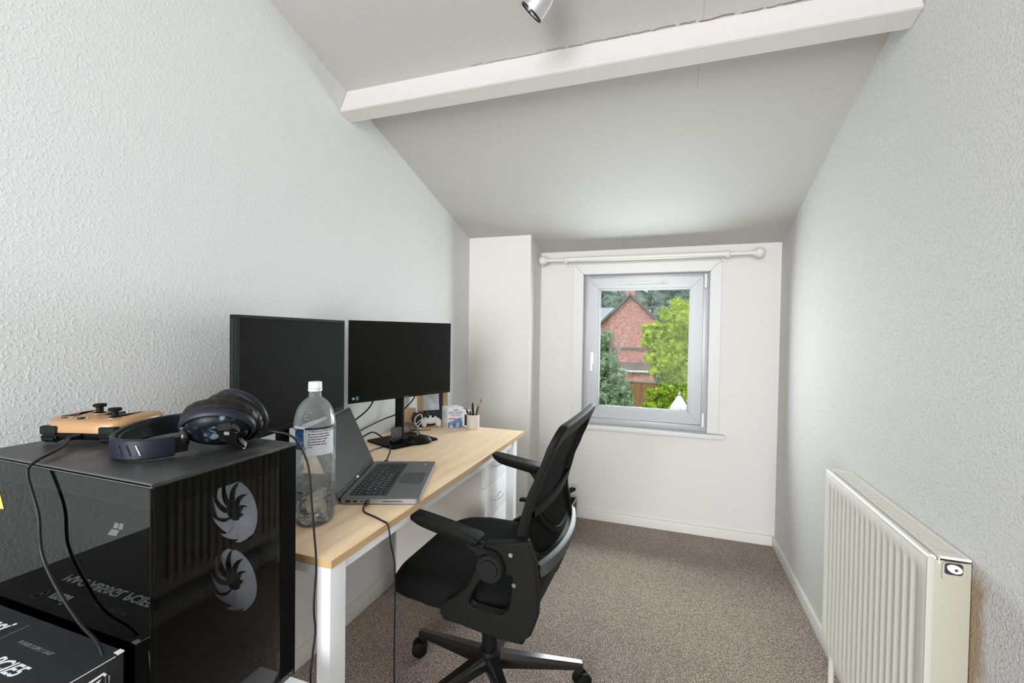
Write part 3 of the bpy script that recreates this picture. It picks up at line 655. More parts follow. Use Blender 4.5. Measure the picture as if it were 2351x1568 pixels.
# ------------------------------------------------------------------ computer case
def build_case():
    x0, x1, y0, y1, z0, z1 = 0.122, 0.567, 0.421, 0.678, 0.550, 1.000
    o = thing('computer_case', 'black computer tower with smoked glass front and side and two pale fans inside', 'computer', (0.345, 0.55, z0))
    t = MB(); t.box(x0, x1, y0, y1, z1 - 0.006, z1, 0.002); t.build('top_panel', M['case_top'], o)
    t = MB()
    for a, b in ((x0, x1),): pass
    t.box(x0, x1, y0 + 0.0, y0 + 0.004, z1 - 0.0065, z1 + 0.0006, 0.001); t.build('top_rim', M['case_rim'], o)
    # inner chassis
    t = MB(); t.box(x0, x0 + 0.004, y0 + 0.006, y1, z0 + 0.008, z1 - 0.006); t.box(x0, x1 - 0.006, y1 - 0.004, y1, z0 + 0.008, z1 - 0.006)
    t.box(x0 + 0.004, x1 - 0.008, y0 + 0.010, y1 - 0.004, z0 + 0.008, z0 + 0.014); t.box(x0 + 0.004, x1 - 0.05, y0 + 0.010, y1 - 0.004, z0 + 0.014, z0 + 0.09)
    t.box(x1 - 0.012, x1, y1 - 0.036, y1, z0 + 0.012, z1 - 0.006, 0.001)
    t.box(x1 - 0.008, x1 - 0.004, y0 + 0.006, y0 + 0.012, z0, z1 - 0.006)
    t.build('chassis', M['case_in'], o)
    t = MB(); t.box(x1 - 0.006, x1 - 0.001, y0 + 0.004, y1 - 0.036, z1 - 0.038, z1 - 0.006); t.box(x0, x1 - 0.006, y0 + 0.001, y0 + 0.005, z1 - 0.038, z1 - 0.006); t.build('trim_strip', M['case_black'], o)
    t = MB(); t.box(x0, x1, y0, y1, z0 + 0.0, z0 + 0.012, 0.001); t.build('bottom_panel', M['case_black'], o)
    t = MB(); t.box(x1 - 0.002, x1, y0 + 0.002, y1 - 0.0365, z0 + 0.012, z1 - 0.007); t.build('front_glass', M['case_front_glass'], o, smooth=False)
    t = MB(); t.box(x0, x1 - 0.0025, y0 - 0.0, y0 + 0.002, z0 + 0.012, z1 - 0.007); t.build('side_glass', M['case_glass'], o, smooth=False)
    # motherboard and card, dim shapes inside
    t = MB(); t.box(x0 + 0.03, x0 + 0.27, y1 - 0.05, y1 - 0.045, z0 + 0.12, z1 - 0.05); t.box(x0 + 0.03, x0 + 0.29, y0 + 0.07, y1 - 0.06, z0 + 0.19, z0 + 0.23, 0.004); t.box(x0 + 0.10, x0 + 0.20, y1 - 0.13, y1 - 0.05, z0 + 0.30, z0 + 0.38, 0.004)
    t.build('circuit_board', M['case_black'], o)
    for cx_, cz_, ph in ((0.442, 0.860, 12), (0.441, 0.722, 30)):
        mt = frame_m((cx_, y1 - 0.020, cz_), (1, 0, 0), (0, 0, 1))
        t = MB(); t.ringprism([(0.069 * c, 0.069 * s) for c, s in [(max(-1, min(1, 1.35 * math.cos(R(a)))), max(-1, min(1, 1.35 * math.sin(R(a))))) for a in range(0, 360, 10)]], [(0.064 * math.cos(R(a)), 0.064 * math.sin(R(a))) for a in range(0, 360, 10)], -0.012, 0.012, 'z', mt)
        f = t.build('fan', M['case_black'], o)
        for k in range(9):
            a0 = 2 * math.pi * k / 9 + R(ph)
            def bl(u, v, a0=a0):
                rr = 0.019 + 0.043 * u / 8; sw = 0.62 * (u / 8) ** 1.2; w = (v / 5 - 0.5) * (0.38 + 0.38 * u / 8) 
                a = a0 - sw + w; zz = 0.007 + (v / 5 - 0.5) * -0.007
                if u == 8: rr -= 0.006 * abs(v / 5 - 0.2)
                return mt @ Vector((rr * math.cos(a), rr * math.sin(a), zz))
            t = MB(); t.grid(bl, 9, 6); t.build('fan_blade', M['fan'], f, smooth=True)
        t = MB(); t.lathe([(0, 0.0), (0.0195, 0.0), (0.0195, 0.009), (0.018, 0.0105), (0, 0.0105)], 28, mt); t.build('fan_hub', M['case_black'], f)
    # marks
    t = MB(); mt = frame_m((x1 + 0.0004, y1 - 0.006, z0 + 0.0020), (0, 1, 0), (0, 0, 1)); t.text('MONTECH', 0.0105, mt, 0.0001, 0.2, 0.0002, 'RIGHT'); t.build('brand_lettering', M['ink_grey'], o, smooth=False)
    t = MB(); t.box(x1 - 0.001, x1 + 0.001, y0 + 0.170, y0 + 0.195, z0 + 0.012, z0 + 0.0185, 0.0005); t.build('power_button', M['silver'], o)
    t = MB(); yy = y0 - 0.0004
    for a, b, c, d in ((0.4865, 0.4960, 0.9270, 0.9355), (0.4975, 0.5065, 0.9270, 0.9362)):
        t.prism([(a, c), (b, c), (b + 0.004, d), (a + 0.004, d)], yy, yy + 0.0003, 'y')
    t.prism([(0.4735, 0.9150), (0.4930, 0.9160), (0.5010, 0.9255), (0.4835, 0.9250)], yy, yy + 0.0003, 'y')
    t.build('window_shaped_mark', mat('dim_grey_mark', (0.085, 0.085, 0.085), 0.5), o, smooth=False)
    t = MB(); t.prism([(0.180, 0.912), (0.211, 0.915), (0.198, 0.944)], yy - 0.0002, yy, 'y'); t.build('warning_sticker', M['yellow'], o, smooth=False)
    # perforated grille at the lower rear of the side
    t = MB()
    for i in range(5):
        for j in range(20):
            t.box(x0 + 0.004, x0 + 0.0048, 0.432 + i * 0.008, 0.437 + i * 0.008, 0.715 + j * 0.0064, 0.7185 + j * 0.0064)
    g = t.build('vent_grille', mat('vent_grille_grey', (0.6, 0.6, 0.6), 0.6), o, smooth=False)
build_case()
def build_box():
    x0, x1, y0, y1, z0, z1 = 0.125, 0.521, 0.130, 0.414, 0.550, 0.760
    o = thing('component_box', 'black printed power supply box beside the computer case, in the lower left corner', 'box', (0.32, 0.27, z0))
    t = MB(); t.box(x0, x1, y0, y1, z0, z1, 0.0015); t.build('carton', M['box_black'], o)
    T = lambda x, y: frame_m((x, y, z1 + 0.0002), (1, 0, 0), (0, 1, 0))
    t = MB(); t.text('MAG A850GL PCIE5', 0.0265, T(0.210, 0.332), 0.0002, 0.30, 0.0005, 'LEFT', 1.02, 1.0); t.build('product_lettering', M['ink_white'], o, smooth=False)
    t = MB(); t.text('msi', 0.034, T(0.254, 0.374), 0.0002, 0.35, 0.0008, 'LEFT', 0.98); t.build('logo_lettering', M['ink_white'], o, smooth=False)
    t = MB(); mt = T(0.238, 0.388)
    sh = [(-0.009, 0.010), (0, 0.013), (0.009, 0.010), (0.008, -0.006), (0, -0.013), (-0.008, -0.006)]
    t.ringprism(sh, [(p[0] * 0.82, p[1] * 0.82) for p in sh], 0, 0.0002, 'z', mt); t.tube([(-0.003, 0.006, 0.0002), (0.002, 0.003, 0.0002), (0.0, -0.001, 0.0002), (-0.003, -0.004, 0.0002), (0.001, -0.008, 0.0002)], 0.0012, 5, 4, None, mt)
    t.build('shield_emblem', M['ink_grey'], o, smooth=False)
    t = MB(); t.box(0.3265, 0.3275, 0.300, 0.400, z1, z1 + 0.0003); t.build('divider_line', M['ink_grey'], o, smooth=False)
    t = MB(); t.text('POWER SUPPLY UNIT', 0.008, T(0.36, 0.372), 0.0001, 0.25); t.build('small_lettering', M['ink_grey'], o, smooth=False)
    t = MB(); t.box(x1 - 0.0006, x1 + 0.0004, y0 + 0.002, y1 - 0.010, z1 - 0.0022, z1 - 0.0012); t.box(x1 - 0.008, x1 + 0.0006, y1 - 0.008, y1 + 0.0004, z1 - 0.0015, z1 + 0.0004); t.build('edge_line', M['ink_white'], o, smooth=False)
    # side emblem: hexagonal shield with a dragon
    mt = frame_m((x1 + 0.0002, 0.378, z1 - 0.040), (0, 1, 0), (0, 0, 1))
    sh = [(-0.020, 0.012), (-0.010, 0.024), (0.012, 0.026), (0.019, 0.016), (0.016, -0.016), (0.0, -0.030), (-0.017, -0.016)]
    t = MB(); t.ringprism(sh, [(p[0] * 0.88, p[1] * 0.88) for p in sh], 0, 0.0003, 'z', mt)
    t.prism([(-0.010, 0.008), (-0.002, 0.018), (0.009, 0.019), (0.004, 0.013), (0.011, 0.010), (0.004, 0.006), (0.009, -0.002), (0.001, 0.000), (0.002, -0.014), (-0.006, -0.006), (-0.012, -0.010), (-0.007, 0.002)], 0, 0.0003, 'z', 0, mt)
    t.build('dragon_emblem', M['ink_white'], o, smooth=False)
    t = MB(); t.text('msi', 0.050, frame_m((x1 + 0.0002, 0.20, z1 - 0.09), (0, 1, 0), (0, 0, 1)), 0.0002, 0.3, 0.002); t.build('side_lettering', M['ink_white'], o, smooth=False)
build_box()

# ------------------------------------------------------------------ game controller on the case
def build_controller():
    c = Vector((0.205, 0.560, 1.0)); ax = Vector((0.958, 0.287, 0)); bk = Vector((-0.287, 0.958, 0))
    o = thing('game_controller', 'gold game controller with black sticks lying on top of the computer case', 'game controller', c)
    F = lambda x, y, z: c + ax * x + bk * y + Vector((0, 0, z + 0.001 - 0.06 * min(0, y + 0.0) * 0))
    # plan outline of the shell: straight front edge, two grips running back
    half = [(0.0, -0.046), (0.030, -0.047), (0.055, -0.045), (0.068, -0.036), (0.076, -0.015), (0.080, 0.015), (0.080, 0.042), (0.072, 0.060), (0.058, 0.060), (0.046, 0.040), (0.034, 0.026), (0.018, 0.022), (0.0, 0.021)]
    outl = half + [(-x, y) for x, y in half[-2:0:-1]]
    def shell(mb, z_mid, up, rings, lift):
        def fn(u, v):
            x, y = outl[u]; s, h = rings[v]
            # shrink towards the medial line of the pad
            mx = max(-0.055, min(0.055, x)); my = -0.012 if abs(x) < 0.04 else max(-0.02, min(0.035, y))
            px = mx + (x - mx) * s; py = my + (y - my) * s
            hz = h * (1.0 - 0.30 * max(0, (py - 0.0) / 0.06))
            return F(px, py, z_mid + lift * (py + 0.046) * 0.10 + up * hz)
        mb.grid(fn, len(outl), len(rings), closed_u=True)
    t = MB(); shell(t, 0.0205, 1, [(1.0, 0.0), (1.0, 0.005), (0.975, 0.0115), (0.90, 0.0175), (0.75, 0.0205), (0.4, 0.0220), (0.0, 0.0224)], 1)
    sh = t.build('shell', M['gold'], o, smooth=True)
    t = MB(); shell(t, 0.0210, -1, [(0.985, 0.0), (0.97, 0.006), (0.90, 0.012), (0.75, 0.0155), (0.4, 0.0165), (0.0, 0.0168)], 0.5)
    t.build('underside', M['black_matte'], o, smooth=True)
    for s in (-1, 1):
        t = MB(); mt = frame_m(F(s * 0.056, -0.0435, 0.0235), ax, bk)
        t.box(-0.0165, 0.0165, -0.006, 0.008, -0.007, 0.009, 0.0055, 3, mt); t.build('bumper', M['black'], o)
        t = MB(); t.prism([(-0.004, 0.003), (-0.011, 0.0), (-0.013, -0.006), (-0.008, -0.0150), (0.0, -0.0160), (0.010, -0.008), (0.012, 0.003)], -0.0145, 0.0145, 'x', 0.003, frame_m(F(s * 0.056, -0.038, 0.0165), ax, bk)); t.build('trigger', M['black'], o)
    def top(x, y): return 0.0425 + (y + 0.046) * 0.10
    for x, y in ((-0.016, 0.012), (0.040, -0.014)):   # thumbsticks
        z = top(x, y) - 0.003; t = MB(); mt = Matrix.Translation(F(x, y, z))
        t.lathe([(0, 0), (0.012, 0), (0.0125, 0.002), (0.006, 0.004), (0.0055, 0.013), (0.0100, 0.0145), (0.0108, 0.018), (0.0095, 0.0198), (0.006, 0.0185), (0, 0.0185)], 26, mt); st = t.build('thumbstick', M['black_matte'], o)
        t = MB(); t.lathe([(0.0120, 0.0), (0.0138, 0.0), (0.0134, 0.0026), (0.0120, 0.0026)], 26, mt, capped=False); t.build('stick_ring', M['gold'], st)
    for x, y in ((-0.054, -0.026), (-0.066, -0.015), (-0.044, -0.013), (-0.056, -0.003)):
        t = MB(); t.lathe([(0, 0), (0.0055, 0), (0.0055, 0.0045), (0.0045, 0.0055), (0, 0.0056)], 18, Matrix.Translation(F(x + 0.008, y, top(x, y) - 0.0045))); t.build('face_button', M['black_gloss'], o)
    t = MB(); t.lathe([(0, 0), (0.0065, 0), (0.006, 0.003), (0, 0.0032)], 18, Matrix.Translation(F(-0.012, -0.028, top(0, -0.028) - 0.0015))); t.build('home_button', M['black'], o)
    t = MB(); t.box(-0.0055, 0.0055, -0.015, 0.015, 0, 0.004, 0.001, 2, Matrix.Translation(F(0.018, 0.010, top(0, .01) - 0.003))); t.box(-0.015, 0.015, -0.0055, 0.0055, 0, 0.004, 0.001, 2, Matrix.Translation(F(0.018, 0.010, top(0, .01) - 0.003))); t.build('direction_pad', M['black'], o)
    for x in (-0.034, -0.002, 0.012):
        t = MB(); t.box(-0.004, 0.004, -0.0015, 0.0015, 0, 0.0025, 0.0005, 2, Matrix.Translation(F(x, -0.026 + 0.01 * (x > 0), top(x, -.026) - 0.001)))
        t.build('menu_button', M['gold'], o)
    # charging cable
    p0 = F(0.004, -0.044, 0.015); d = -bk
    t = MB(); t.tube([p0, p0 + d * 0.012, p0 + d * 0.026], 0.0045, 12, 3, [0.005, 0.005, 0.0034])
    p = [p0 + d * 0.02, (0.262, 0.470, 1.010), (0.308, 0.416, 1.0045), (0.309, 0.407, 0.988), (0.340, 0.405, 0.931), (0.349, 0.405, 0.872), (0.388, 0.405, 0.825), (0.440, 0.405, 0.786), (0.495, 0.400, 0.7660), (0.529, 0.388, 0.722), (0.545, 0.36, 0.66), (0.56, 0.30, 0.60), (0.59, 0.20, 0.555), (0.60, 0.10, 0.554)]
    t.tube(p, 0.0024, 10, 8); tag(t.build('charging_cable', M['cable']), 'black cable from the gold controller hanging down in front of the glass case', 'cable')
build_controller()

# ------------------------------------------------------------------ headset
def build_headset():
    o = thing('headset', 'navy and camouflage over-ear headset lying on top of the computer case', 'headphones', (0.40, 0.58, 1.0))
    plan = [(0.456, 0.548), (0.449, 0.512), (0.430, 0.486), (0.402, 0.476), (0.374, 0.483), (0.347, 0.503), (0.322, 0.532), (0.302, 0.566), (0.293, 0.602), (0.300, 0.636), (0.322, 0.664)]
    n = len(plan); P = []
    for i in range(n - 1):
        p0, p1, p2, p3 = [Vector(plan[max(0, min(n - 1, i + k))]) for k in (-1, 0, 1, 2)]
        for k in range(5):
            t_ = k / 5; P.append(0.5 * ((2 * p1) + (p2 - p0) * t_ + (2 * p0 - 5 * p1 + 4 * p2 - p3) * t_ ** 2 + (3 * p1 - p0 - 3 * p2 + p3) * t_ ** 3))
    P.append(Vector(plan[-1]))
    def band(i0, i1, off0, off1, z0f, z1f, name, mt, r=0.0015):
        t = MB(); idx = list(range(i0, i1 + 1))
        def fn(u, v):
            i = idx[u]; d = (P[min(i + 1, len(P) - 1)] - P[max(i - 1, 0)]).normalized(); nn = Vector((d.y, -d.x)); s = i / (len(P) - 1)
            zb, zt = z0f(s), z1f(s); c = [(off0, zb + r), (off0, zt - r), (off0 + r * (1 if off1 > off0 else -1), zt), (off1 - r * (1 if off1 > off0 else -1), zt), (off1, zt - r), (off1, zb + r), (off1 - r * (1 if off1 > off0 else -1), zb), (off0 + r * (1 if off1 > off0 else -1), zb)][v]
            q = P[i] + nn * c[0]; return (q.x, q.y, c[1])
        t.grid(fn, len(idx), 8, closed_v=True)
        # end caps
        t.bm.verts.ensure_lookup_table(); m_ = len(idx)
        vs = t.bm.verts; 
        t.bm.faces.new([vs[k] for k in range(8)]); t.bm.faces.new([vs[(m_ - 1) * 8 + k] for k in range(8)])
        bmesh.ops.recalc_face_normals(t.bm, faces=t.bm.faces)
        return t.build(name, mt, o)
    zb = lambda s: 1.0015 + 0.004 * s; zt = lambda s: 1.0335 + 0.010 * s
    hb = band(3, 46, -0.0045, 0.0035, zb, zt, 'headband', M['navy'], 0.002)
    band(8, 37, 0.0035, 0.0100, lambda s: zb(s) + 0.003, lambda s: zt(s) - 0.003, 'headband_cushion', M['leather'], 0.003)
    band(0, 8, -0.0030, 0.0020, lambda s: zb(s) + 0.004, lambda s: zt(s) - 0.003, 'slider', M['black'], 0.001)
    band(38, 50, -0.0030, 0.0020, lambda s: zb(s) + 0.004, lambda s: zt(s) - 0.004, 'slider', M['black'], 0.001)
    # raised bars on the near arm of the band
    for k, mt_ in ((0, M['navy']), (1, M['navy']), (2, M['silver'])):
        i = 14 - k * 2; d = (P[i + 1] - P[i - 1]).normalized(); nn = Vector((d.y, -d.x)); q = P[i] - nn * 0.0050
        q2 = P[i - 1] - nn * 0.0050
        t = MB(); t.tube([(q.x, q.y, 1.027), (q2.x, q2.y, 1.010)], 0.0012, 8, 1); t.build('accent_bar', mt_, hb)
    def cup(c, nrm, major, a, b, back):
        mt = frame_m(c, major, Vector(nrm).cross(Vector(major)))   # local z = outward (speaker shell side)
        nrm = Vector(nrm).normalized(); x = Vector(major); x = (x - nrm * x.dot(nrm)).normalized(); y = nrm.cross(x)
        mt = Matrix(((x.x, y.x, nrm.x, c[0]), (x.y, y.y, nrm.y, c[1]), (x.z, y.z, nrm.z, c[2]), (0, 0, 0, 1)))
        def ell(rad, z): return lambda k: Vector((a * rad * math.cos(k), b * rad * math.sin(k), z))
        def surf(prof, name, m_, par=o, wr=0.0):
            t = MB()
            def fn(u, v):
                k = 2 * math.pi * u / 72; rr, z = prof[v]
                w = 1 + wr * math.sin(k * 18) * (1 if 0 < v < len(prof) - 1 else 0)
                return mt @ Vector((a * rr * w * math.cos(k), b * rr * w * math.sin(k), z))
            t.grid(fn, 72, len(prof), closed_u=True); return t.build(name, m_, par, smooth=True)
        sh = surf([(0.0, 0.021), (0.40, 0.0205), (0.62, 0.018), (0.78, 0.012), (0.84, 0.007), (0.86, 0.0)], 'ear_cup', M['camo'])
        surf([(0.90, 0.010), (0.965, 0.008), (1.0, 0.003), (1.0, -0.003), (0.97, -0.006), (0.6, -0.007), (0.0, -0.0075)], 'cup_ring', M['navy'], sh)
        surf([(0.93, -0.004), (1.0, -0.009), (1.02, -0.017), (0.98, -0.026), (0.88, -0.031), (0.72, -0.0315), (0.60, -0.027), (0.56, -0.017), (0.56, -0.006)], 'ear_pad', M['leather'], o, 0.012)
        return mt, sh
    # near cup lies face up towards the back wall, shell to the camera
    m1, s1 = cup((0.488, 0.580, 1.044), (0.40, -0.52, -0.56), (0.72, 0.66, 0.04), 0.059, 0.046, True)
    m2, s2 = cup((0.468, 0.640, 1.058), (-0.05, 0.70, 0.30), (0.80, 0.60, 0.0), 0.058, 0.048, True)
    # microphone pivot block on the near cup
    t = MB(); t.prism([(0.006, 0.030), (0.030, 0.032), (0.040, 0.018), (0.036, -0.006), (0.046, -0.030), (0.034, -0.036), (0.020, -0.016), (0.008, 0.006)], 0.015, 0.031, 'z', 0.003, m1); mb_ = t.build('microphone_mount', M['black_gloss'], o)
    t = MB(); t.box(0.018, 0.026, 0.016, 0.022, 0.031, 0.033, 0.0008, 2, m1); t.build('status_light_cover', M['silver'], mb_)
    # yoke joints
    t = MB(); a = Vector((0.4555, 0.545, 1.018)); b = m1 @ Vector((-0.050, 0.004, 0.004)); t.tube([a, (a + b) / 2 + Vector((0.006, -0.004, 0)), b], 0.0065, 12, 5, [0.006, 0.008, 0.006]); t.ball(b, 0.009, 16); t.build('hinge_joint', M['black_gloss'], o)
    t = MB(); a = Vector((0.320, 0.662, 1.024)); b = m2 @ Vector((-0.052, 0, 0.004)); t.tube([a, b], 0.007, 12, 1); t.build('hinge_joint', M['black_gloss'], o)
    t = MB(); c0 = m2 @ Vector((0.052, -0.01, -0.002))
    t.tube([c0, (0.520, 0.640, 1.030), (0.548, 0.640, 1.028), (0.572, 0.652, 1.022), (0.585, 0.665, 1.004), (0.596, 0.678, 0.960), (0.600, 0.682, 0.900), (0.603, 0.688, 0.820), (0.604, 0.692, 0.760), (0.600, 0.691, 0.68), (0.601, 0.694, 0.63), (0.598, 0.690, 0.58), (0.596, 0.688, 0.52), (0.59, 0.71, 0.30), (0.60, 0.72, 0.10), (0.62, 0.74, 0.012), (0.70, 0.80, 0.004), (0.72, 0.84, 0.004)], 0.0020, 10, 8)
    tag(t.build('headset_cable', M['cable']), 'thin black headset cable looping off the computer case in front of the bottle', 'cable')
build_headset()

# ------------------------------------------------------------------ bottle
def build_bottle():
    cx_, cy_ = 0.413, 0.893; K = Matrix.Translation((cx_, cy_, DZ))
    o = thing('water_bottle', 'large clear plastic water bottle with white cap, nearly empty, on the desk', 'bottle', (cx_, cy_, DZ))
    pr = [(0.0, 0.006), (0.020, 0.003), (0.036, 0.001), (0.0440, 0.006), (0.0478, 0.018), (0.0485, 0.032)]
    for z in (0.046, 0.060, 0.074):
        pr += [(0.0485, z - 0.005), (0.0470, z), (0.0485, z + 0.005)]
    pr += [(0.0490, 0.100), (0.0482, 0.116), (0.0490, 0.122), (0.0478, 0.130), (0.0490, 0.137), (0.0478, 0.145), (0.0490, 0.152), (0.0490, 0.168), (0.0482, 0.172), (0.0482, 0.232), (0.0490, 0.236), (0.0485, 0.246), (0.0465, 0.262), (0.0425, 0.278), (0.036, 0.292), (0.027, 0.303), (0.0185, 0.309), (0.0150, 0.313), (0.0145, 0.322), (0.0145, 0.334)]
    t = MB()
    # petal foot: five lobes
    def fn(u, v):
        a = 2 * math.pi * u / 80; r, z = pr[v]
        if z < 0.036:
            q = (1 - z / 0.036); r = r * (1 - 0.07 * q * (0.5 - 0.5 * math.cos(5 * a))); z = z + 0.009 * q * (0.5 - 0.5 * math.cos(5 * a))
        return K @ Vector((r * math.cos(a), r * math.sin(a), z))
    t.grid(fn, 80, len(pr), closed_u=True); t.build('bottle_body', M['pet'], o, smooth=True)
    wp = [(0, 0.008)] + [(r - 0.001, z) for r, z in pr[2:] if z < 0.086] + [(0.0476, 0.088), (0.0476, 0.0885), (0, 0.0885)]
    t = MB(); t.lathe(wp, 48, K); t.build('water', M['water'], o, smooth='auto')
    t = MB(); t.lathe([(0, 0.349), (0.0150, 0.349), (0.0158, 0.347), (0.0160, 0.334), (0.0164, 0.3325), (0.0164, 0.3265), (0.0150, 0.325), (0.0, 0.325)], 40, K); cp = t.build('cap', M['cap'], o)
    t = MB(); t.lathe([(0.0161, 0.3322), (0.01655, 0.3322), (0.01655, 0.3330), (0.0161, 0.3330)], 40, K, capped=False); t.build('cap_seal_line', M['ink_grey'], cp)
    def arc(a0, a1, z0, z1, r, name, mt_, n=24, skew=0.0):
        t = MB(); t.grid(lambda u, v: K @ Vector((r * math.cos(R(a0 + (a1 - a0) * u / n)), r * math.sin(R(a0 + (a1 - a0) * u / n)), (z0, z1)[v] + skew * u / n)), n + 1, 2); return t.build(name, mt_, o, smooth=True)
    view = math.degrees(math.atan2(0 - cy_, 1.2389 - cx_))      # direction from bottle to the camera's side of the room
    arc(view - 22, view + 58, 0.176, 0.238, 0.0492, 'label', M['label_w'])
    arc(view - 26, view + 70, 0.238, 0.243, 0.0493, 'label_border', M['label_d'])
    arc(view - 62, view - 30, 0.190, 0.240, 0.0492, 'blue_label', M['label_b']); arc(view - 66, view - 30, 0.240, 0.246, 0.0493, 'label_band', M['label_w'])
    arc(view - 78, view - 63, 0.180, 0.236, 0.0492, 'label_panel', M['label_w'])
    arc(view + 60, view + 84, 0.190, 0.243, 0.0491, 'blue_label', mat('label_navy', (0.05, 0.07, 0.14), 0.5))
    # print lines on the label, curved with it
    lines = ['STORE IN A COOL DRY PLACE', 'Still natural mineral water', 'Once opened keep upright', 'and drink within 3 days', 'Best before see neck', 'Recycle bottle and cap', '2 litre']
    t = MB()
    for i, s in enumerate(lines):
        t.text(s, 0.0058 if i == 0 else 0.0048, Matrix.Translation((0.0, 0.2325 - i * 0.0062, 0)), 0.0, 0, 0.00015)
    for v in t.bm.verts:
        a = R(view - 19 + math.degrees(v.co.x / 0.0494)); v.co = K @ Vector((0.0496 * math.cos(a), 0.0496 * math.sin(a), v.co.y))
    t.build('label_print', M['ink'], o, smooth=False)
build_bottle()

# ------------------------------------------------------------------ laptop
def build_laptop():
    H = Vector((0.4000, 0.9990, DZ)); L_ = Vector((-0.130, 0.337, 0)); Wd = Vector((0.197, 0.0660, 0))
    ux = L_.normalized(); uy = Vector((ux.y, -ux.x, 0))         # ux along hinge away from camera, uy towards the user
    LX, LY = 0.360, 0.214
    o = thing('laptop', 'open grey laptop with black keys and a dark screen on the desk', 'laptop', H)
    K = frame_m(H, ux, uy); K2 = Matrix(((ux.x, uy.x, 0, H.x), (ux.y, uy.y, 0, H.y), (0, 0, 1, H.z), (0, 0, 0, 1)))
    t = MB(); t.prism(rrect(0, LX, 0, LY, 0.010), 0.0025, 0.0155, 'z', 0, K2); base = t.build('base', M['alu_edge'], o)
    t = MB(); t.prism(rrect(0.0006, LX - 0.0006, 0.0006, LY - 0.0006, 0.010), 0.0152, 0.0168, 'z', 0.0006, K2); t.build('palm_rest', M['alu'], base)
    t = MB(); t.prism(rrect(0.004, LX - 0.004, 0.004, LY - 0.004, 0.010), 0.0, 0.0028, 'z', 0, K2); t.build('underside', M['black'], base)
    z = 0.0168
    t = MB(); t.box(0.124, 0.232, 0.130, 0.201, z - 0.0003, z + 0.0002, 0, 1, K2); t.build('touchpad', M['pad_grey'], o, smooth=False)
    t = MB(); t.box(0.026, 0.334, 0.018, 0.123, z - 0.0004, z + 0.0002, 0, 1, K2); kb = t.build('keyboard', mat('keyboard_well', (0.03, 0.03, 0.032), 0.6), o, smooth=False)
    rows = [([1.0] * 14 + [1.3], 0.020, 0.0105), ([1] * 13 + [1.9], 0.0325, 0.0165), ([1.5] + [1] * 12 + [1.4], 0.0510, 0.0165), ([1.75] + [1] * 11 + [2.15], 0.0695, 0.0165), ([2.3] + [1] * 10 + [2.6], 0.0880, 0.0145), ([1.2, 1, 1, 1.2, 5.5, 1.2, 1, 1, 1, 1], 0.1045, 0.0165)]
    names = ['', '1234567890-=', 'QWERTYUIOP[]', "ASDFGHJKL;'", 'ZXCVBNM,./', '']
    leg = MB()
    for ri, (ws, y, h) in enumerate(rows):
        tot = sum(ws); x = 0.0275; sc = 0.3045 / tot
        for ki, w in enumerate(ws):
            wx = w * sc; t = MB(); t.box(x + 0.0010, x + wx - 0.0010, y, y + h, z, z + 0.0014, 0.0005, 1, K2); t.build('key', M['key'], kb, smooth=False)
            mtx = K2 @ Matrix.Translation((x + wx * 0.5, y + h * 0.62, z + 0.00155)) @ Matrix.Diagonal((1, -1, 1, 1))
            off = 1
            ch = names[ri][ki - off] if names[ri] and 0 <= ki - off < len(names[ri]) else ''
            if ch: leg.text(ch, 0.0075, mtx, 0.0, 0, 0.0003, 'CENTER')
            elif w < 5: leg.box(-0.0022, 0.0022, -0.0007, 0.0007, 0, 0.00008, 0, 1, mtx)
            x += wx
    leg.build('key_legends', M['ink_white'], kb, smooth=False)
    t = MB(); t.box(0.312, 0.336, 0.178, 0.188, z, z + 0.0003, 0, 1, K2); st = t.build('sticker', M['black_gloss'], o, smooth=False)
    t = MB(); t.box(0.315, 0.319, 0.180, 0.186, z + 0.0003, z + 0.0005, 0, 1, K2); t.box(0.325, 0.329, 0.179, 0.187, z + 0.0003, z + 0.0005, 0, 1, K2); t.build('sticker_mark', M['ink_white'], st, smooth=False)
    # ports on the side nearest the camera (x = 0)
    t = MB()
    for a, b, zl, zh in ((0.016, 0.030, 0.0065, 0.0135), (0.037, 0.048, 0.0070, 0.0125), (0.056, 0.064, 0.0085, 0.0115), (0.072, 0.081, 0.0085, 0.0115), (0.118, 0.170, 0.0085, 0.0105)): t.box(-0.0006, 0.0004, a, b, zl, zh, 0, 1, K2)
    t.build('side_port', M['dark'], base, smooth=False)
    # lid leaning back
    tl = R(24); up = -uy * math.sin(tl) + Vector((0, 0, 1)) * math.cos(tl); nr = ux.cross(up); HL = 0.216
    o2 = H + Vector((0, 0, 0.012)) - uy * 0.002
    if nr.dot(uy) < 0: nr = -nr
    KL = Matrix(((ux.x, up.x, nr.x, o2.x), (ux.y, up.y, nr.y, o2.y), (ux.z, up.z, nr.z, o2.z), (0, 0, 0, 1)))
    t = MB(); t.prism(rrect(0, LX, -0.010, HL, 0.009), -0.0065, -0.0012, 'z', 0.0006, KL); lid = t.build('lid', M['alu_edge'], o)
    t = MB(); t.prism(rrect(0.0015, LX - 0.0015, -0.004, HL - 0.0015, 0.008), -0.0014, 0.0, 'z', 0, KL); bz = t.build('screen_bezel', M['black_matte'], lid)
    t = MB(); t.box(0.006, LX - 0.006, 0.018, HL - 0.012, -0.0002, 0.0003, 0, 1, KL); t.build('screen', M['lap_screen'], lid, smooth=False)
    t = MB(); t.text('DELL', 0.009, KL @ Matrix.Translation((LX / 2, 0.0055, 0.0004)) @ Matrix.Diagonal((1 if ux.cross(up).dot(nr) > 0 else -1, 1, 1, 1)), 0.0001, 0, 0.0004, 'CENTER'); t.build('brand_lettering', M['ink_white'], lid, smooth=False)
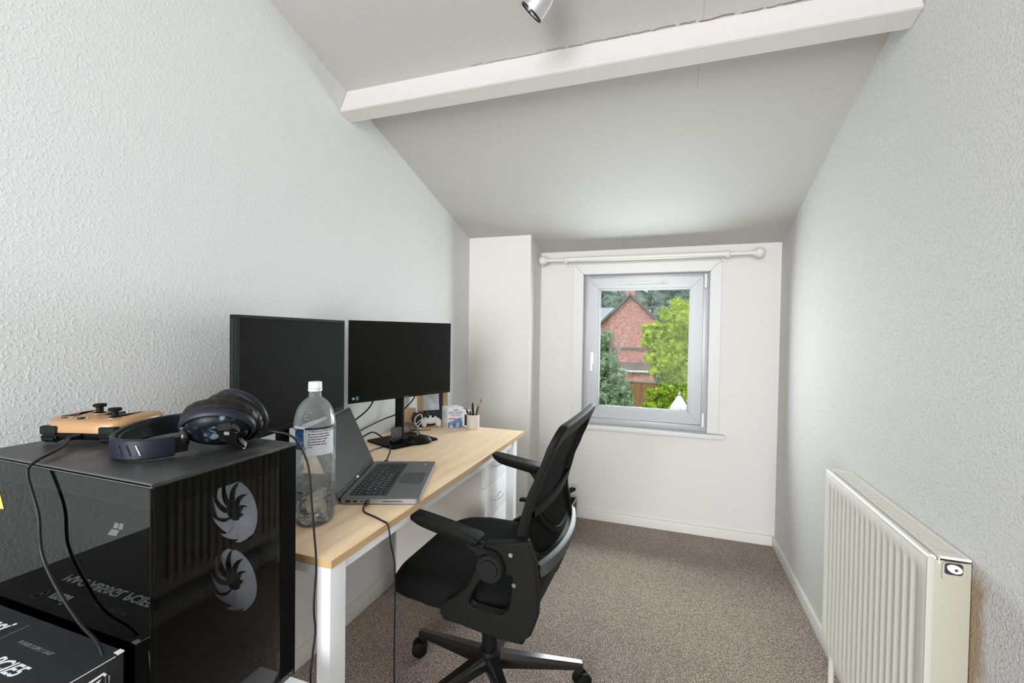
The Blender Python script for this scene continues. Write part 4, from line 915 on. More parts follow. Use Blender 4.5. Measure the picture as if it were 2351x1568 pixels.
    t = MB(); t.lathe([(0, 0), (0.0014, 0), (0.0014, 0.0004), (0, 0.0004)], 12, KL @ Matrix.Translation((LX / 2 + 0.008, HL - 0.006, 0.0))); t.build('webcam', M['silver'], lid)
    t = MB(); t.tube([K2 @ Vector((0.02, 0.001, 0.010)), K2 @ Vector((LX - 0.02, 0.001, 0.010))], 0.0062, 14, 1); t.build('hinge', M['black'], o)
    # charger plug and cable over the desk edge
    a = K2 @ Vector((0.0, 0.0765, 0.010)); d = -ux
    t = MB(); t.tube([a, a + d * 0.010, a + d * 0.020 + Vector((0, 0, -0.001))], 0.005, 10, 3, [0.0045, 0.0055, 0.0045]); e = a + d * 0.020
    t.tube([e, e + Vector((0.003, -0.012, -0.002)), (0.500, 0.975, 0.7440), (0.540, 0.962, 0.7425), (0.575, 0.948, 0.7425), (0.594, 0.942, 0.740), (0.600, 0.940, 0.725), (0.604, 0.942, 0.690), (0.611, 0.948, 0.640), (0.612, 0.950, 0.55), (0.612, 0.949, 0.42), (0.6125, 0.950, 0.25), (0.610, 0.945, 0.10), (0.615, 0.93, 0.012), (0.64, 0.88, 0.004), (0.66, 0.80, 0.004)], 0.0021, 10, 7)
    tag(t.build('laptop_charger_cable', M['cable']), 'black charger cable running from the laptop over the desk edge to the carpet', 'cable')
    a = K2 @ Vector((LX + 0.0, 0.035, 0.010)); t = MB(); t.tube([a, a + ux * 0.012, a + ux * 0.030], 0.006, 10, 3, [0.0075, 0.008, 0.005]); e = a + ux * 0.028
    t.tube([e, e + ux * 0.010 + Vector((0, 0, 0.006)), (0.262, 1.44, 0.775), (0.228, 1.455, 0.800), (0.180, 1.47, 0.818), (0.130, 1.50, 0.812), (0.09, 1.50, 0.79), (0.06, 1.46, 0.77), (0.05, 1.40, 0.752)], 0.0030, 10, 7)
    tag(t.build('video_cable', M['cable']), 'thick black video cable arching from the back of the laptop', 'cable')
build_laptop()

# ------------------------------------------------------------------ monitors
def monitor(name, label, A, B, ztop, zbot, scr, stand_xy, right=False):
    """A, B = left and right top corners in plan as seen from the front"""
    A = Vector((*A, 0)); B = Vector((*B, 0)); u = (B - A).normalized(); nr = Vector((u.y, -u.x, 0)); w = (B - A).length; c = (A + B) / 2
    o = thing(name, label, 'monitor', (*stand_xy, DZ))
    K = Matrix(((u.x, 0, nr.x, A.x), (u.y, 0, nr.y, A.y), (0, 1, 0, zbot), (0, 0, 0, 1)))
    h = ztop - zbot
    t = MB(); t.box(0, w, 0, h, -0.0215 if not right else -0.010, -0.0008, 0.002, 2, K); cs = t.build('casing', M['bezel'], o)
    t = MB(); t.box(0.0015, w - 0.0015, 0.0015, h - 0.0015, -0.001, 0.0, 0, 1, K); t.build('bezel', M['black_matte'], o, smooth=False)
    t = MB(); t.box(0.007, w - 0.007, 0.012 if right else 0.018, h - 0.007, -0.0002, 0.0003, 0, 1, K); t.build('screen', scr, o, smooth=False)
    t = MB(); t.prism([(w * 0.18, h * 0.15), (w * 0.82, h * 0.15), (w * 0.72, h * 0.72), (w * 0.28, h * 0.72)], -0.040 if right else -0.045, -0.010, 'z', 0.006, K); t.build('rear_housing', M['bezel'], o)
    if not right:
        t = MB(); k = 0.012
        while k < h - 0.012: t.box(-0.0006, 0.002, k, k + 0.0028, -0.017, -0.012, 0, 1, K); k += 0.0056
        t.build('side_vent', M['dark'], cs, smooth=False)
    return o, K, u, nr, w, h
def build_monitors():
    o, K, u, nr, w, h = monitor('monitor', 'wide black monitor angled beside the window end of the desk, on a square stand', (0.0815, 1.4285), (0.2745, 1.9045), 1.2575, 0.9325, M['screen'], (0.10, 1.735), True)
    # stand: column, collar and flat square base
    cx_, cy_ = 0.095, 1.745
    ctr = K @ Vector((w * 0.52, 0, -0.05))
    S = Matrix(((u.x, nr.x, 0, ctr.x), (u.y, nr.y, 0, ctr.y), (0, 0, 1, DZ), (0, 0, 0, 1)))
    t = MB(); t.cyl(S @ Vector((0, -0.0, 0.008)), S @ Vector((0, 0, 0.30)), 0.0195, 28); t.build('stand_column', M['black_matte'], o)
    t = MB(); t.box(-0.032, 0.032, -0.028, 0.022, 0.188, 0.206, 0.003, 2, S); t.box(-0.028, 0.028, 0.0, 0.030, 0.21, 0.33, 0.003, 2, S); t.build('stand_collar', M['black'], o)
    t = MB(); t.prism(rrect(-0.118, 0.118, -0.075, 0.125, 0.012), 0.0, 0.0075, 'z', 0.0015, S); t.build('stand_base', M['black_matte'], o)
    t = MB(); t.cyl(S @ Vector((0, 0, 0.0075)), S @ Vector((0, 0, 0.011)), 0.036, 32); t.build('base_collar', M['black'], o)
    t = MB(); t.text('SAMSUNG', 0.006, K @ Matrix.Translation((w * 0.52, 0.0035, 0.0004)), 0.0, 0, 0.0001, 'CENTER'); t.build('brand_lettering', M['ink_grey'], o, smooth=False)
    t = MB(); t.prism([(0.018 + 0.007 * math.cos(R(a)), 0.019 + 0.006 * math.sin(R(a))) for a in range(0, 360, 24)], 0.0003, 0.0008, 'z', 0, K); stt = t.build('energy_sticker', mat('teal_sticker', (0.05, 0.30, 0.36), 0.5), o, smooth=False)
    t = MB(); t.box(0.029, 0.040, 0.012, 0.026, 0.0003, 0.0008, 0, 1, K); t.build('blue_sticker', mat('blue_sticker', (0.09, 0.22, 0.42), 0.5), o, smooth=False)
    t = MB(); t.prism([(0.018 + 0.003 * math.cos(R(a)), 0.019 + 0.003 * math.sin(R(a))) for a in range(0, 360, 30)], 0.0008, 0.0010, 'z', 0, K); t.build('sticker_mark', M['ink_white'], stt, smooth=False)
    # left monitor
    o, K, u, nr, w, h = monitor('monitor', 'wide black monitor behind the water bottle, seen with its ventilated side edge', (0.2475, 0.815), (0.152, 1.3165), 1.2525, 0.930, M['screen_l'], (0.15, 1.07), False)
    ctr = K @ Vector((w * 0.5, 0, -0.06)); S = Matrix(((u.x, nr.x, 0, ctr.x), (u.y, nr.y, 0, ctr.y), (0, 0, 1, DZ), (0, 0, 0, 1)))
    t = MB(); t.cyl(S @ Vector((0, 0, 0.008)), S @ Vector((0, 0, 0.32)), 0.019, 28); t.box(-0.028, 0.028, 0.0, 0.030, 0.24, 0.36, 0.003, 2, S); t.build('stand_column', M['black_matte'], o)
    t = MB(); t.prism(rrect(-0.11, 0.11, -0.06, 0.12, 0.012), 0.0, 0.0075, 'z', 0.0015, S); t.build('stand_base', M['black_matte'], o)
    # cables behind the right monitor
    t = MB(); t.tube([(0.075, 1.60, 0.985), (0.070, 1.60, 0.93), (0.050, 1.585, 0.885), (0.030, 1.52, 0.845), (0.03, 1.44, 0.820), (0.04, 1.38, 0.79), (0.05, 1.33, 0.76)], 0.0032, 10, 7); tag(t.build('monitor_power_cable', M['cable']), 'black cable hanging left of the monitor stand column and curving behind the laptop', 'cable')
    t = MB(); t.tube([(0.110, 1.90, 0.98), (0.105, 1.89, 0.93), (0.090, 1.86, 0.880), (0.06, 1.80, 0.835), (0.03, 1.74, 0.818), (0.022, 1.65, 0.805), (0.022, 1.55, 0.790), (0.03, 1.45, 0.77), (0.05, 1.36, 0.748)], 0.0030, 10, 7); tag(t.build('monitor_signal_cable', M['cable']), 'black cable hanging right of the monitor stand column and passing behind it', 'cable')
build_monitors()

# ------------------------------------------------------------------ small things on the desk
def build_mouse():
    c = Vector((0.243, 1.668, DZ)); ux = Vector((0.71, 0.70, 0)).normalized()
    o = thing('computer_mouse', 'black wired mouse on the desk before the monitor stand', 'mouse', c)
    K = frame_m(c, ux, Vector((0, 0, 1)).cross(ux))
    def fn(u, v):
        a = 2 * math.pi * u / 40; s = [1, 1.0, .97, .88, .7, .4, 0][v]; h = [0.001, .010, .018, .026, .032, .0355, .0365][v]
        x = 0.060 * s * math.cos(a); y = 0.031 * s * math.sin(a) * (1 - 0.12 * math.cos(a))
        return K @ Vector((x, y, 0.001 + (h - 0.001) * (1 - 0.30 * (x / 0.06 + 0.0) ** 2 + 0.16 * x / 0.06)))
    t = MB(); t.grid(fn, 40, 7, closed_u=True); t.build('mouse_shell', M['black'], o, smooth=True)
    t = MB(); t.box(-0.050, -0.012, -0.0006, 0.0006, 0.018, 0.0345, 0, 1, K); t.build('button_split', M['dark'], o)
    t = MB(); w0 = K @ Vector((-0.030, 0, 0.026)); t.tube([K @ Vector((-0.030, -0.003, 0.026)), K @ Vector((-0.030, 0.003, 0.026))], 0.008, 16, 1); t.build('scroll_wheel', M['black_matte'], o)
    a = K @ Vector((-0.058, 0, 0.008)); t = MB(); t.tube([a, a - ux * 0.02 + Vector((0, 0, -0.004)), (0.150, 1.560, 0.7425), (0.140, 1.49, 0.7425), (0.165, 1.42, 0.7425), (0.17, 1.36, 0.7425), (0.10, 1.30, 0.7425)], 0.0020, 8, 7)
    tag(t.build('mouse_cable', M['cable']), 'thin black mouse cable lying on the desk behind the laptop', 'cable')
build_mouse()
def build_smoked_case():
    c = Vector((0.172, 1.616, DZ + 0.0078)); ux = Vector((0.36, 0.93, 0)).normalized(); K = frame_m(c, ux, Vector((0, 0, 1)).cross(ux))
    o = thing('earbud_case', 'open smoked plastic flip case standing on the monitor base', 'case', c)
    t = MB(); t.box(-0.026, 0.026, -0.013, 0.013, 0, 0.020, 0.005, 3, K); t.build('case_body', M['black_gloss'], o)
    t = MB(); t.prism(rrect(-0.025, 0.025, 0.020, 0.066, 0.008), -0.004, 0.006, 'y', 0.001, K); ld = t.build('case_lid', M['smoke'], o)
    t = MB(); t.ringprism([(0.007 * math.cos(R(a)), 0.045 + 0.007 * math.sin(R(a))) for a in range(0, 360, 20)], [(0.0055 * math.cos(R(a)), 0.045 + 0.0055 * math.sin(R(a))) for a in range(0, 360, 20)], -0.0052, -0.0044, 'y', K); t.build('lid_emblem', M['ink_grey'], ld)
build_smoked_case()
def build_pen_on_base():
    a = Vector((0.168, 1.800, 0.7525)); b = Vector((0.222, 1.672, 0.7525)); d = (b - a).normalized()
    o = thing('pen', 'silver and black pen lying on the monitor base behind the mouse', 'pen', a)
    t = MB(); t.tube([a + d * 0.02, b], 0.0042, 14, 1); t.build('barrel', M['silver'], o)
    t = MB(); t.tube([a, a + d * 0.022], 0.0046, 14, 1); t.build('grip', M['black'], o)
build_pen_on_base()
def build_pen_pot():
    c = Vector((0.336, 2.036, DZ)); K = Matrix.Translation(c)
    o = thing('pen_pot', 'pale beige round pen pot at the far edge of the desk', 'pot', c)
    t = MB(); t.lathe([(0, 0), (0.029, 0), (0.031, 0.002), (0.031, 0.070), (0.0285, 0.070), (0.0285, 0.005), (0, 0.005)], 40, K); t.build('pot_body', M['pot'], o)
    pens = [((-0.018, 0.006), (-0.030, -0.010), 0.098, 0.0042, M['black'], 'pen', 'black pen leaning left in the beige pot, the leftmost one'), ((-0.010, -0.010), (-0.016, 0.0), 0.085, 0.0040, M['black_matte'], 'pen', 'short black pen leaning left in the beige pot, second from the left'), ((0.000, 0.012), (-0.002, -0.004), 0.128, 0.0052, M['black'], 'marker', 'tall black marker standing upright in the middle of the beige pot'), ((0.004, -0.008), (0.012, 0.0), 0.105, 0.0030, M['silver'], 'pen', 'thin silver pen standing in the beige pot beside the tall marker'), ((0.012, 0.004), (0.024, 0.003), 0.112, 0.0058, M['black_gloss'], 'marker', 'thick glossy black marker leaning right in the beige pot')]
    for (ax, ay), (bx, by), h, r, m_, cat, lab in pens:
        t = MB(); t.tube([c + Vector((ax * 0.6, ay, 0.006)), c + Vector((bx, by, h * 0.9)), c + Vector((bx * 1.08, by, h))], r, 12, 1, [r, r, r * 0.6]); tag(t.build(cat, m_), lab, cat)
    o2 = thing('pencil', 'brown pencil leaning far to the right in the beige pot', 'pencil', c + Vector((0.016, 0, 0.006)))
    d = Vector((0.030, 0.0, 0.125)).normalized(); p = c + Vector((0.010, -0.004, 0.006))
    t = MB(); t.tube([p, p + d * 0.135], 0.0034, 6, 1); t.build('barrel', mat('pencil_wood', (0.42, 0.24, 0.14), 0.5), o2)
    t = MB(); t.tube([p + d * 0.135, p + d * 0.150], 0.0034, 6, 1, [0.0034, 0.0006]); t.build('tip', M['ink'], o2)
build_pen_pot()
def build_wipes_box():
    f = Vector((0.222, 1.984, DZ)); ux = Vector((0.075, 0.084, 0)).normalized(); uy = Vector((-ux.y, ux.x, 0)); K = Matrix(((ux.x, uy.x, 0, f.x), (ux.y, uy.y, 0, f.y), (0, 0, 1, DZ), (0, 0, 0, 1)))
    w, d, h = 0.083, 0.080, 0.100
    o = thing('lens_wipes_box', 'white and blue carton of spectacle wipes standing before the oak picture frame', 'box', f + Vector((0, 0.04, 0)))
    t = MB(); t.box(0, w, 0, d, 0, h, 0.001, 2, K); t.build('carton', M['card_w'], o)
    t = MB(); t.prism([(0.002, 0.001), (w - 0.001, 0.001), (w - 0.001, 0.052), (w * 0.6, 0.046), (w * 0.3, 0.036), (0.002, 0.028)], -0.0006, -0.0001, 'y', 0, K); t.build('artwork', M['art'], o, smooth=False)
    KF = K @ Matrix(((1, 0, 0, 0), (0, 0, 1, 0), (0, 1, 0, 0), (0, 0, 0, 1)))
    KF = frame_m(K @ Vector((0, -0.0008, 0)), ux, (0, 0, 1))
    t = MB(); t.text('SPECTACLE', 0.0150, KF @ Matrix.Translation((w / 2, 0.071, 0)), 0.0001, 0, 0.0002, 'CENTER'); t.text('& LENS WIPES', 0.0085, KF @ Matrix.Translation((w / 2, 0.0610, 0)), 0.0001, 0, 0.0001, 'CENTER'); t.build('title_lettering', M['ink_blue'], o, smooth=False)
    t = MB(); t.text('Optical', 0.009, KF @ Matrix.Translation((w / 2, 0.087, 0)), 0.0001, 0, 0.0002, 'CENTER'); t.build('small_lettering', M['ink'], o, smooth=False)
    t = MB(); t.box(0.006, 0.040, -0.0010, -0.0004, 0.044, 0.0485, 0, 1, K); t.build('red_stripe', M['ink_red'], o, smooth=False)
    KL = frame_m(K @ Vector((-0.0004, d, 0)), -uy, (0, 0, 1)); t = MB()
    for i in range(10): t.box(0.008, 0.060 - 0.008 * (i % 3), 0.045 + i * 0.004, 0.0462 + i * 0.004, 0, 0.0003, 0, 1, KL)
    for i in range(9): t.box(0.050 + i * 0.0022, 0.0512 + i * 0.0022, 0.008, 0.024, 0, 0.0003, 0, 1, KL)
    t.build('side_print', mat('pale_print', (0.42, 0.45, 0.50), 0.6), o, smooth=False)
build_wipes_box()
def build_back_items():
    # oak picture frame leaning by the wall
    c = Vector((0.118, 2.035, DZ)); ux = Vector((0.72, 0.69, 0)).normalized(); uy = Vector((-ux.y, ux.x, 0)); tl = R(9)
    up = uy * math.sin(tl) + Vector((0, 0, 1)) * math.cos(tl); nr = ux.cross(up)
    o = thing('picture_frame', 'oak box picture frame with a pale photo behind the right monitor', 'picture frame', c)
    K = Matrix(((ux.x, up.x, nr.x, c.x), (ux.y, up.y, nr.y, c.y), (0, up.z, nr.z, DZ), (0, 0, 0, 1)))
    w, h = 0.078, 0.252
    t = MB(); t.ringprism([(-w, 0), (w, 0), (w, h), (-w, h)], [(-w + 0.024, 0.024), (w - 0.024, 0.024), (w - 0.024, h - 0.024), (-w + 0.024, h - 0.024)], -0.030, 0.0, 'z', K); t.build('frame', M['frame_wood'], o, smooth=False)
    t = MB(); t.box(-w + 0.024, w - 0.024, 0.024, h - 0.024, -0.030, -0.026, 0, 1, K); t.build('backing', M['ink'], o, smooth=False)
    t = MB(); t.box(-w + 0.024, w - 0.045, 0.075, 0.190, -0.012, -0.010, 0, 1, K); t.build('photo', M['photo'], o, smooth=False)
    # small cartons to the right of it
    c = Vector((0.268, 2.055, DZ)); K = frame_m(c, (0.75, 0.66, 0), (-0.66, 0.75, 0))
    o = thing('carton', 'small black and white carton behind the spectacle wipes carton', 'box', c)
    t = MB(); t.box(-0.005, 0.040, -0.020, 0.016, 0, 0.083, 0.001, 2, K); t.build('carton_body', M['card_w'], o)
    t = MB(); t.box(0.006, 0.036, -0.0208, -0.0200, 0.010, 0.064, 0, 1, K); t.build('black_panel', M['box_black'], o, smooth=False)
    t = MB(); KF = frame_m(K @ Vector((0.021, -0.0209, 0.018)), (0, 0, 1), -(K.to_3x3() @ Vector((1, 0, 0)))); t.text('CLEANER', 0.011, KF @ Matrix.Translation((0, -0.003, 0)), 0.0001, 0, 0.0001); t.build('panel_lettering', M['ink_white'], o, smooth=False)
    t = MB(); K3 = frame_m((0.128, 1.990, DZ), (0.75, 0.66, 0), (-0.66, 0.75, 0)); t.box(-0.045, 0.030, 0.028, 0.060, 0, 0.088, 0.001, 2, frame_m((0.045, 1.935, DZ), (0.75, 0.66, 0), (-0.66, 0.75, 0))); tag(t.build('brown_carton', M['card_b']), 'small brown cardboard carton at the wall left of the picture frame', 'box')
    # black pouch, folded and standing
    t = MB(); K = frame_m((0.078, 1.992, DZ), (0.72, 0.69, 0), (-0.69, 0.72, 0))
    def fn(u, v):
        x = -0.055 + 0.11 * u / 12; s = v / 6
        z = 0.030 + 0.040 * math.sin(math.pi * (0.15 + 0.7 * u / 12)) * math.cos((s - 0.5) * math.pi) + 0.010 * math.sin(u * 1.7)
        return K @ Vector((x + 0.008 * math.sin(v), (s - 0.5) * 0.045, max(0.001, z * math.cos((s - 0.5) * math.pi * 0.96))))
    t.grid(fn, 13, 7); t.box(-0.060, 0.050, -0.020, 0.020, 0.0, 0.050, 0.006, 2, K @ Matrix.Rotation(R(10), 4, 'Y') @ Matrix.Translation((0, 0, 0.012))); tag(t.build('pouch', M['box_black']), 'small black fabric pouch behind the white gamepad', 'pouch')
    # white gamepad with cable
    c = Vector((0.137, 1.975, DZ)); K = frame_m(c + Vector((0, 0, 0.016)), (0.78, 0.62, 0), (-0.62, 0.78, 0)) @ Matrix.Rotation(R(38), 4, 'X')
    o = thing('gamepad', 'small white gamepad with a wrapped cable among the clutter by the wall', 'game controller', c)
    t = MB(); t.ball((0, 0.030, 0), 0.030, 24, (1.35, 0.8, 0.55), K); t.ball((-0.036, 0.012, 0), 0.018, 20, (0.8, 1.5, 0.8), K); t.ball((0.036, 0.012, 0), 0.018, 20, (0.8, 1.5, 0.8), K); t.build('gamepad_body', M['white_pl'], o)
    t = MB(); t.ball((0.010, 0.036, 0.016), 0.007, 14, (1, 1, .7), K); t.ball((-0.016, 0.036, 0.016), 0.007, 14, (1, 1, .7), K); t.build('thumbstick', M['black'], o)
    t = MB(); t.tube([(0.130, 1.895, DZ + 0.004), (0.100, 1.885, DZ + 0.030), (0.092, 1.900, DZ + 0.060), (0.110, 1.92, DZ + 0.072), (0.12, 1.91, DZ + 0.04), (0.10, 1.88, DZ + 0.012), (0.07, 1.88, DZ + 0.004), (0.085, 1.90, DZ + 0.02), (0.12, 1.905, DZ + 0.05)], 0.0026, 8, 7); t.build('cord', M['white_pl'], o)
    # crumpled clear bag
    random.seed(2); t = MB(); t.ball((0.062, 1.870, DZ + 0.016), 0.045, 20, (1.15, 1.0, 0.36))
    for v in t.bm.verts: v.co += Vector((random.uniform(-1, 1), random.uniform(-1, 1), random.uniform(-.6, 1))) * 0.006; v.co.z = max(v.co.z, DZ + 0.0008)
    tag(t.build('plastic_bag', M['clear_bag'], smooth=False), 'crumpled clear plastic bag on the desk by the monitor base', 'bag')
    t = MB(); t.tube([(0.060, 1.845, DZ + 0.0022), (0.075, 1.87, DZ + 0.0022), (0.105, 1.880, DZ + 0.0022), (0.14, 1.895, DZ + 0.0022), (0.165, 1.92, DZ + 0.002)], 0.0014, 8, 5); tag(t.build('thin_cord', M['cable']), 'short thin dark cord lying in front of the clear bag', 'cable')
    t = MB(); t.tube([(0.262, 2.018, DZ + 0.0018), (0.280, 2.026, DZ + 0.010), (0.292, 2.024, DZ + 0.004), (0.300, 2.018, DZ + 0.0018)], 0.0012, 8, 5); tag(t.build('wire_clip', M['cable']), 'tiny loop of dark wire on the desk beside the black and white carton', 'wire')
build_back_items()

# ------------------------------------------------------------------ office chair
def build_chair():
    YC = 1.365
    o = thing('office_chair', 'black mesh-backed swivel office chair pulled up to the desk', 'office chair', (0.69, 1.40, 0))
    hub = Vector((0.69, 1.40, 0.0))
    # star base
    t = MB(); t.lathe([(0, 0.085), (0.030, 0.085), (0.040, 0.098), (0.040, 0.140), (0.032, 0.150), (0, 0.150)], 32, Matrix.Translation(hub)); t.build('hub', M['black'], o)
    t = MB(); t.lathe([(0, 0.14), (0.026, 0.14), (0.026, 0.29), (0.021, 0.292), (0.0205, 0.40), (0, 0.40)], 28, Matrix.Translation(hub)); t.build('gas_lift', M['black'], o)
    for k in range(5):
        a = R(166 + 72 * k); d = Vector((math.cos(a), math.sin(a), 0)); s = Vector((-d.y, d.x, 0))
        def fn(u, v, d=d, s=s):
            f = u / 6; r = 0.026 + 0.292 * f; w = 0.024 * (1 - f) + 0.0145 * f; zt = 0.142 - 0.050 * f; zb = 0.094 - 0.022 * f
            c = [(-w, zb), (-w, zb + (zt - zb) * 0.6), (-w * 0.6, zt), (w * 0.6, zt), (w, zb + (zt - zb) * 0.6), (w, zb)][v]
            return hub + d * r + s * c[0] + Vector((0, 0, c[1]))
        t = MB(); t.grid(fn, 7, 6, closed_v=True); tip = hub + d * 0.306; 
        t.cyl(tip + Vector((0, 0, 0.060)), tip + Vector((0, 0, 0.0915)), 0.0145, 18); t.build('base_leg', M['black_gloss'], o)
        # twin wheel caster, trailing
        ca = a + R((40, 65, -30, 20, 80)[k]); cd = Vector((math.cos(ca), math.sin(ca), 0)); cs_ = Vector((-cd.y, cd.x, 0)); cc = tip + cd * 0.014 + Vector((0, 0, 0.0275))
        t = MB()
        for sg in (-1, 1): t.tube([cc + cs_ * sg * 0.006, cc + cs_ * sg * 0.0085, cc + cs_ * sg * 0.020, cc + cs_ * sg * 0.0235], 0.0275, 28, 1, [0.026, 0.0275, 0.0275, 0.022])
        t.tube([cc - cs_ * 0.008, cc + cs_ * 0.008], 0.018, 20, 1); t.cyl(tip + Vector((0, 0, 0.040)), tip + Vector((0, 0, 0.062)), 0.009, 14)
        t.build('caster', M['black_matte'], o)
    # seat cushion
    cx_, hx, hy = 0.668, 0.238, 0.258
    def seat(u, v):
        a = 2 * math.pi * u / 64; c, s = math.cos(a), math.sin(a); e = 0.55
        px = math.copysign(abs(c) ** e, c); py = math.copysign(abs(s) ** e, s)
        rr, z = [(0.0, 0.418), (0.80, 0.418), (0.93, 0.424), (0.99, 0.440), (1.0, 0.458), (0.985, 0.478), (0.93, 0.494), (0.80, 0.503), (0.5, 0.502), (0.0, 0.499)][v]
        x = cx_ + hx * px * rr; y = YC + hy * py * rr * (1.0 if px > -0.3 else 0.97)
        if px < 0: z -= 0.035 * (abs(px) * rr) ** 4
        z += 0.010 * (abs(py) * rr) ** 2
        return (x, y, z)
    t = MB(); t.grid(seat, 64, 10, closed_u=True); t.build('seat', M['seat_fabric'], o, smooth=True)
    t = MB(); t.box(0.56, 0.84, YC - 0.16, YC + 0.19, 0.398, 0.424, 0.006); t.box(0.60, 0.80, YC - 0.09, YC + 0.13, 0.362, 0.402, 0.008); t.build('seat_mechanism', M['black_matte'], o)
    t = MB(); t.tube([(0.66, YC + 0.08, 0.385), (0.64, YC + 0.28, 0.385)], 0.006, 12, 1); t.box(0.622, 0.652, YC + 0.26, YC + 0.31, 0.379, 0.391, 0.004); t.build('height_lever', M['black'], o)
    # backrest surface
    def interp(tab, z):
        for (z0, v0), (z1, v1) in zip(tab, tab[1:]):
            if z <= z1:
                f = max(0.0, (z - z0) / (z1 - z0)); f = f * f * (3 - 2 * f) * 0.35 + f * 0.65; return v0 + (v1 - v0) * f
        return tab[-1][1]
    PX = [(0.44, 0.897), (0.50, 0.903), (0.56, 0.904), (0.62, 0.893), (0.69, 0.884), (0.78, 0.908), (0.85, 0.936), (0.90, 0.957), (0.98, 0.988)]
    BG = [(0.44, 0.0), (0.52, 0.020), (0.58, 0.042), (0.63, 0.040), (0.68, 0.022), (0.74, 0.010), (0.80, 0.004), (0.98, 0.006)]
    HW = 0.246
    def sx(y, z):
        s = (y - YC) / HW; return interp(PX, z) + interp(BG, z) * max(0, 1 - s * s) + 0.022 * (y - YC)
    YK = 1.353
    def loop(hw_t, hw_b, zb, zt, rt, rb, n=10):
        pts = []
        for (sy, zz, rr, a0, hw) in ((1, zb, rb, -90, hw_b), (1, zt, rt, 0, hw_t), (-1, zt, rt, 90, hw_t), (-1, zb, rb, 180, hw_b)):
            cy_ = sy * (hw - rr); c_z = zz + rr if zz == zb else zz - rr
            for k in range(n + 1):
                a = R(a0 + 90 * k / n); pts.append((YK + cy_ + rr * math.cos(a), c_z + rr * math.sin(a)))
        # densify straight parts
        out = []
        for i, p in enumerate(pts):
            q = pts[(i + 1) % len(pts)]; d = math.hypot(q[0] - p[0], q[1] - p[1]); m_ = max(1, int(d / 0.03))
            m_ = {True: 12, False: 1}[(i % (n + 1)) == n]
            for k in range(m_): out.append((p[0] + (q[0] - p[0]) * k / m_, p[1] + (q[1] - p[1]) * k / m_))
        return out
    OUT = loop(0.253, 0.240, 0.545, 0.977, 0.055, 0.110); INN = loop(0.221, 0.212, 0.597, 0.930, 0.045, 0.090)
    t = MB()
    def fr(u, v):
        k = [(0, 0.0), (0, 0.014), (0.12, 0.021), (0.88, 0.021), (1, 0.014), (1, 0.0)][v]
        y = OUT[u][0] + (INN[u][0] - OUT[u][0]) * k[0]; z = OUT[u][1] + (INN[u][1] - OUT[u][1]) * k[0]
        return (sx(y, z) + k[1] - 0.004, y, z)
    t.grid(fr, len(OUT), 6, closed_u=True, closed_v=True); t.build('backrest_frame', M['black_matte'], o)
    t = MB(); MI = loop(0.248, 0.235, 0.560, 0.972, 0.053, 0.108)
    def panel(u, v):
        f = v / 8; y = YK + (MI[u][0] - YK) * f; zc_ = 0.77; z = zc_ + (MI[u][1] - zc_) * f
        return (sx(y, z) + 0.001, y, z)
    t.grid(panel, len(MI), 9, closed_u=True); t.build('backrest_mesh', M['mesh_fabric'], o, smooth=True)
    # pale dusty lower bar of the frame
    t = MB()
    def bar(u, v):
        y = YC - 0.216 + 0.432 * u / 30; e = abs(u / 30 - 0.5) * 2; zc_ = 0.575 + 0.006 * e ** 3
        k = [(-0.024, 0.014), (-0.018, 0.026), (0.0, 0.023), (0.014, 0.028), (0.021, 0.020), (0.021, 0.010), (-0.024, 0.008)][v]
        return (sx(y, zc_ + k[0]) + k[1], y, zc_ + k[0])
    t.grid(bar, 31, 7, closed_v=True); t.build('backrest_lower_bar', M['dusty_bar'], o)
    # shell below the bar, running down to the seat
    t = MB()
    def shell(u, v):
        f = v / 6; hw = 0.235 - 0.065 * f ** 1.5; y = YC + hw * (-1 + 2 * (u % 25) / 24); z = 0.600 - 0.165 * f
        z += 0.025 * (abs(y - YC) / 0.24) ** 2 * (1 - f)
        th = 0.016 if u < 25 else 0.0
        return (sx(y, max(z, 0.45)) + th * (1 - 0.5 * f), y, z)
    for a in (0, 25): t.grid(lambda u, v, a=a: shell(u + a, v), 25, 7)
    t.build('backrest_shell', M['black_matte'], o)
    # lumbar support: crossbar and ribbed pad
    t = MB()
    def cross(u, v):
        f = u / 24; y = YC - 0.205 + 0.41 * f; e = abs(f - 0.5) * 2; z = 0.715 + 0.012 * e ** 2
        k = [(-0.009, 0.006), (-0.009, 0.017), (0.009, 0.017), (0.009, 0.006)][v]; return (sx(y, z) + k[1], y, z + k[0])
    t.grid(cross, 25, 4, closed_v=True)
    def low(u, v):
        f = u / 24; y = YC - 0.15 + 0.30 * f; e = abs(f - 0.5) * 2; z = 0.628 + 0.085 * e ** 3
        k = [(-0.008, 0.004), (-0.008, 0.016), (0.008, 0.016), (0.008, 0.004)][v]; return (sx(y, z) + k[1], y, z + k[0])
    t.grid(low, 25, 4, closed_v=True)
    lb = t.build('lumbar_support', M['black_matte'], o)
    t = MB()
    for k in range(15):
        y = YC - 0.126 + 0.018 * k; e = abs(y - YC) / 0.15; z0 = 0.628 + 0.085 * e ** 3
        pts = [(sx(y, z0 + (0.712 - z0) * q / 3) + 0.010, y, z0 + (0.712 - z0) * q / 3) for q in range(4)]
        t.tube(pts, 0.0042, 6, 1)
    t.build('lumbar_ribs', M['black_matte'], lb)
    # side brackets linking seat, arms and back
    outer = [(0.915, 0.690), (0.936, 0.640), (0.946, 0.560), (0.944, 0.500), (0.928, 0.452), (0.897, 0.425), (0.840, 0.424), (0.789, 0.430), (0.730, 0.438), (0.684, 0.440), (0.670, 0.460), (0.684, 0.488), (0.720, 0.512), (0.752, 0.545), (0.772, 0.590), (0.782, 0.630), (0.800, 0.668), (0.850, 0.676)]
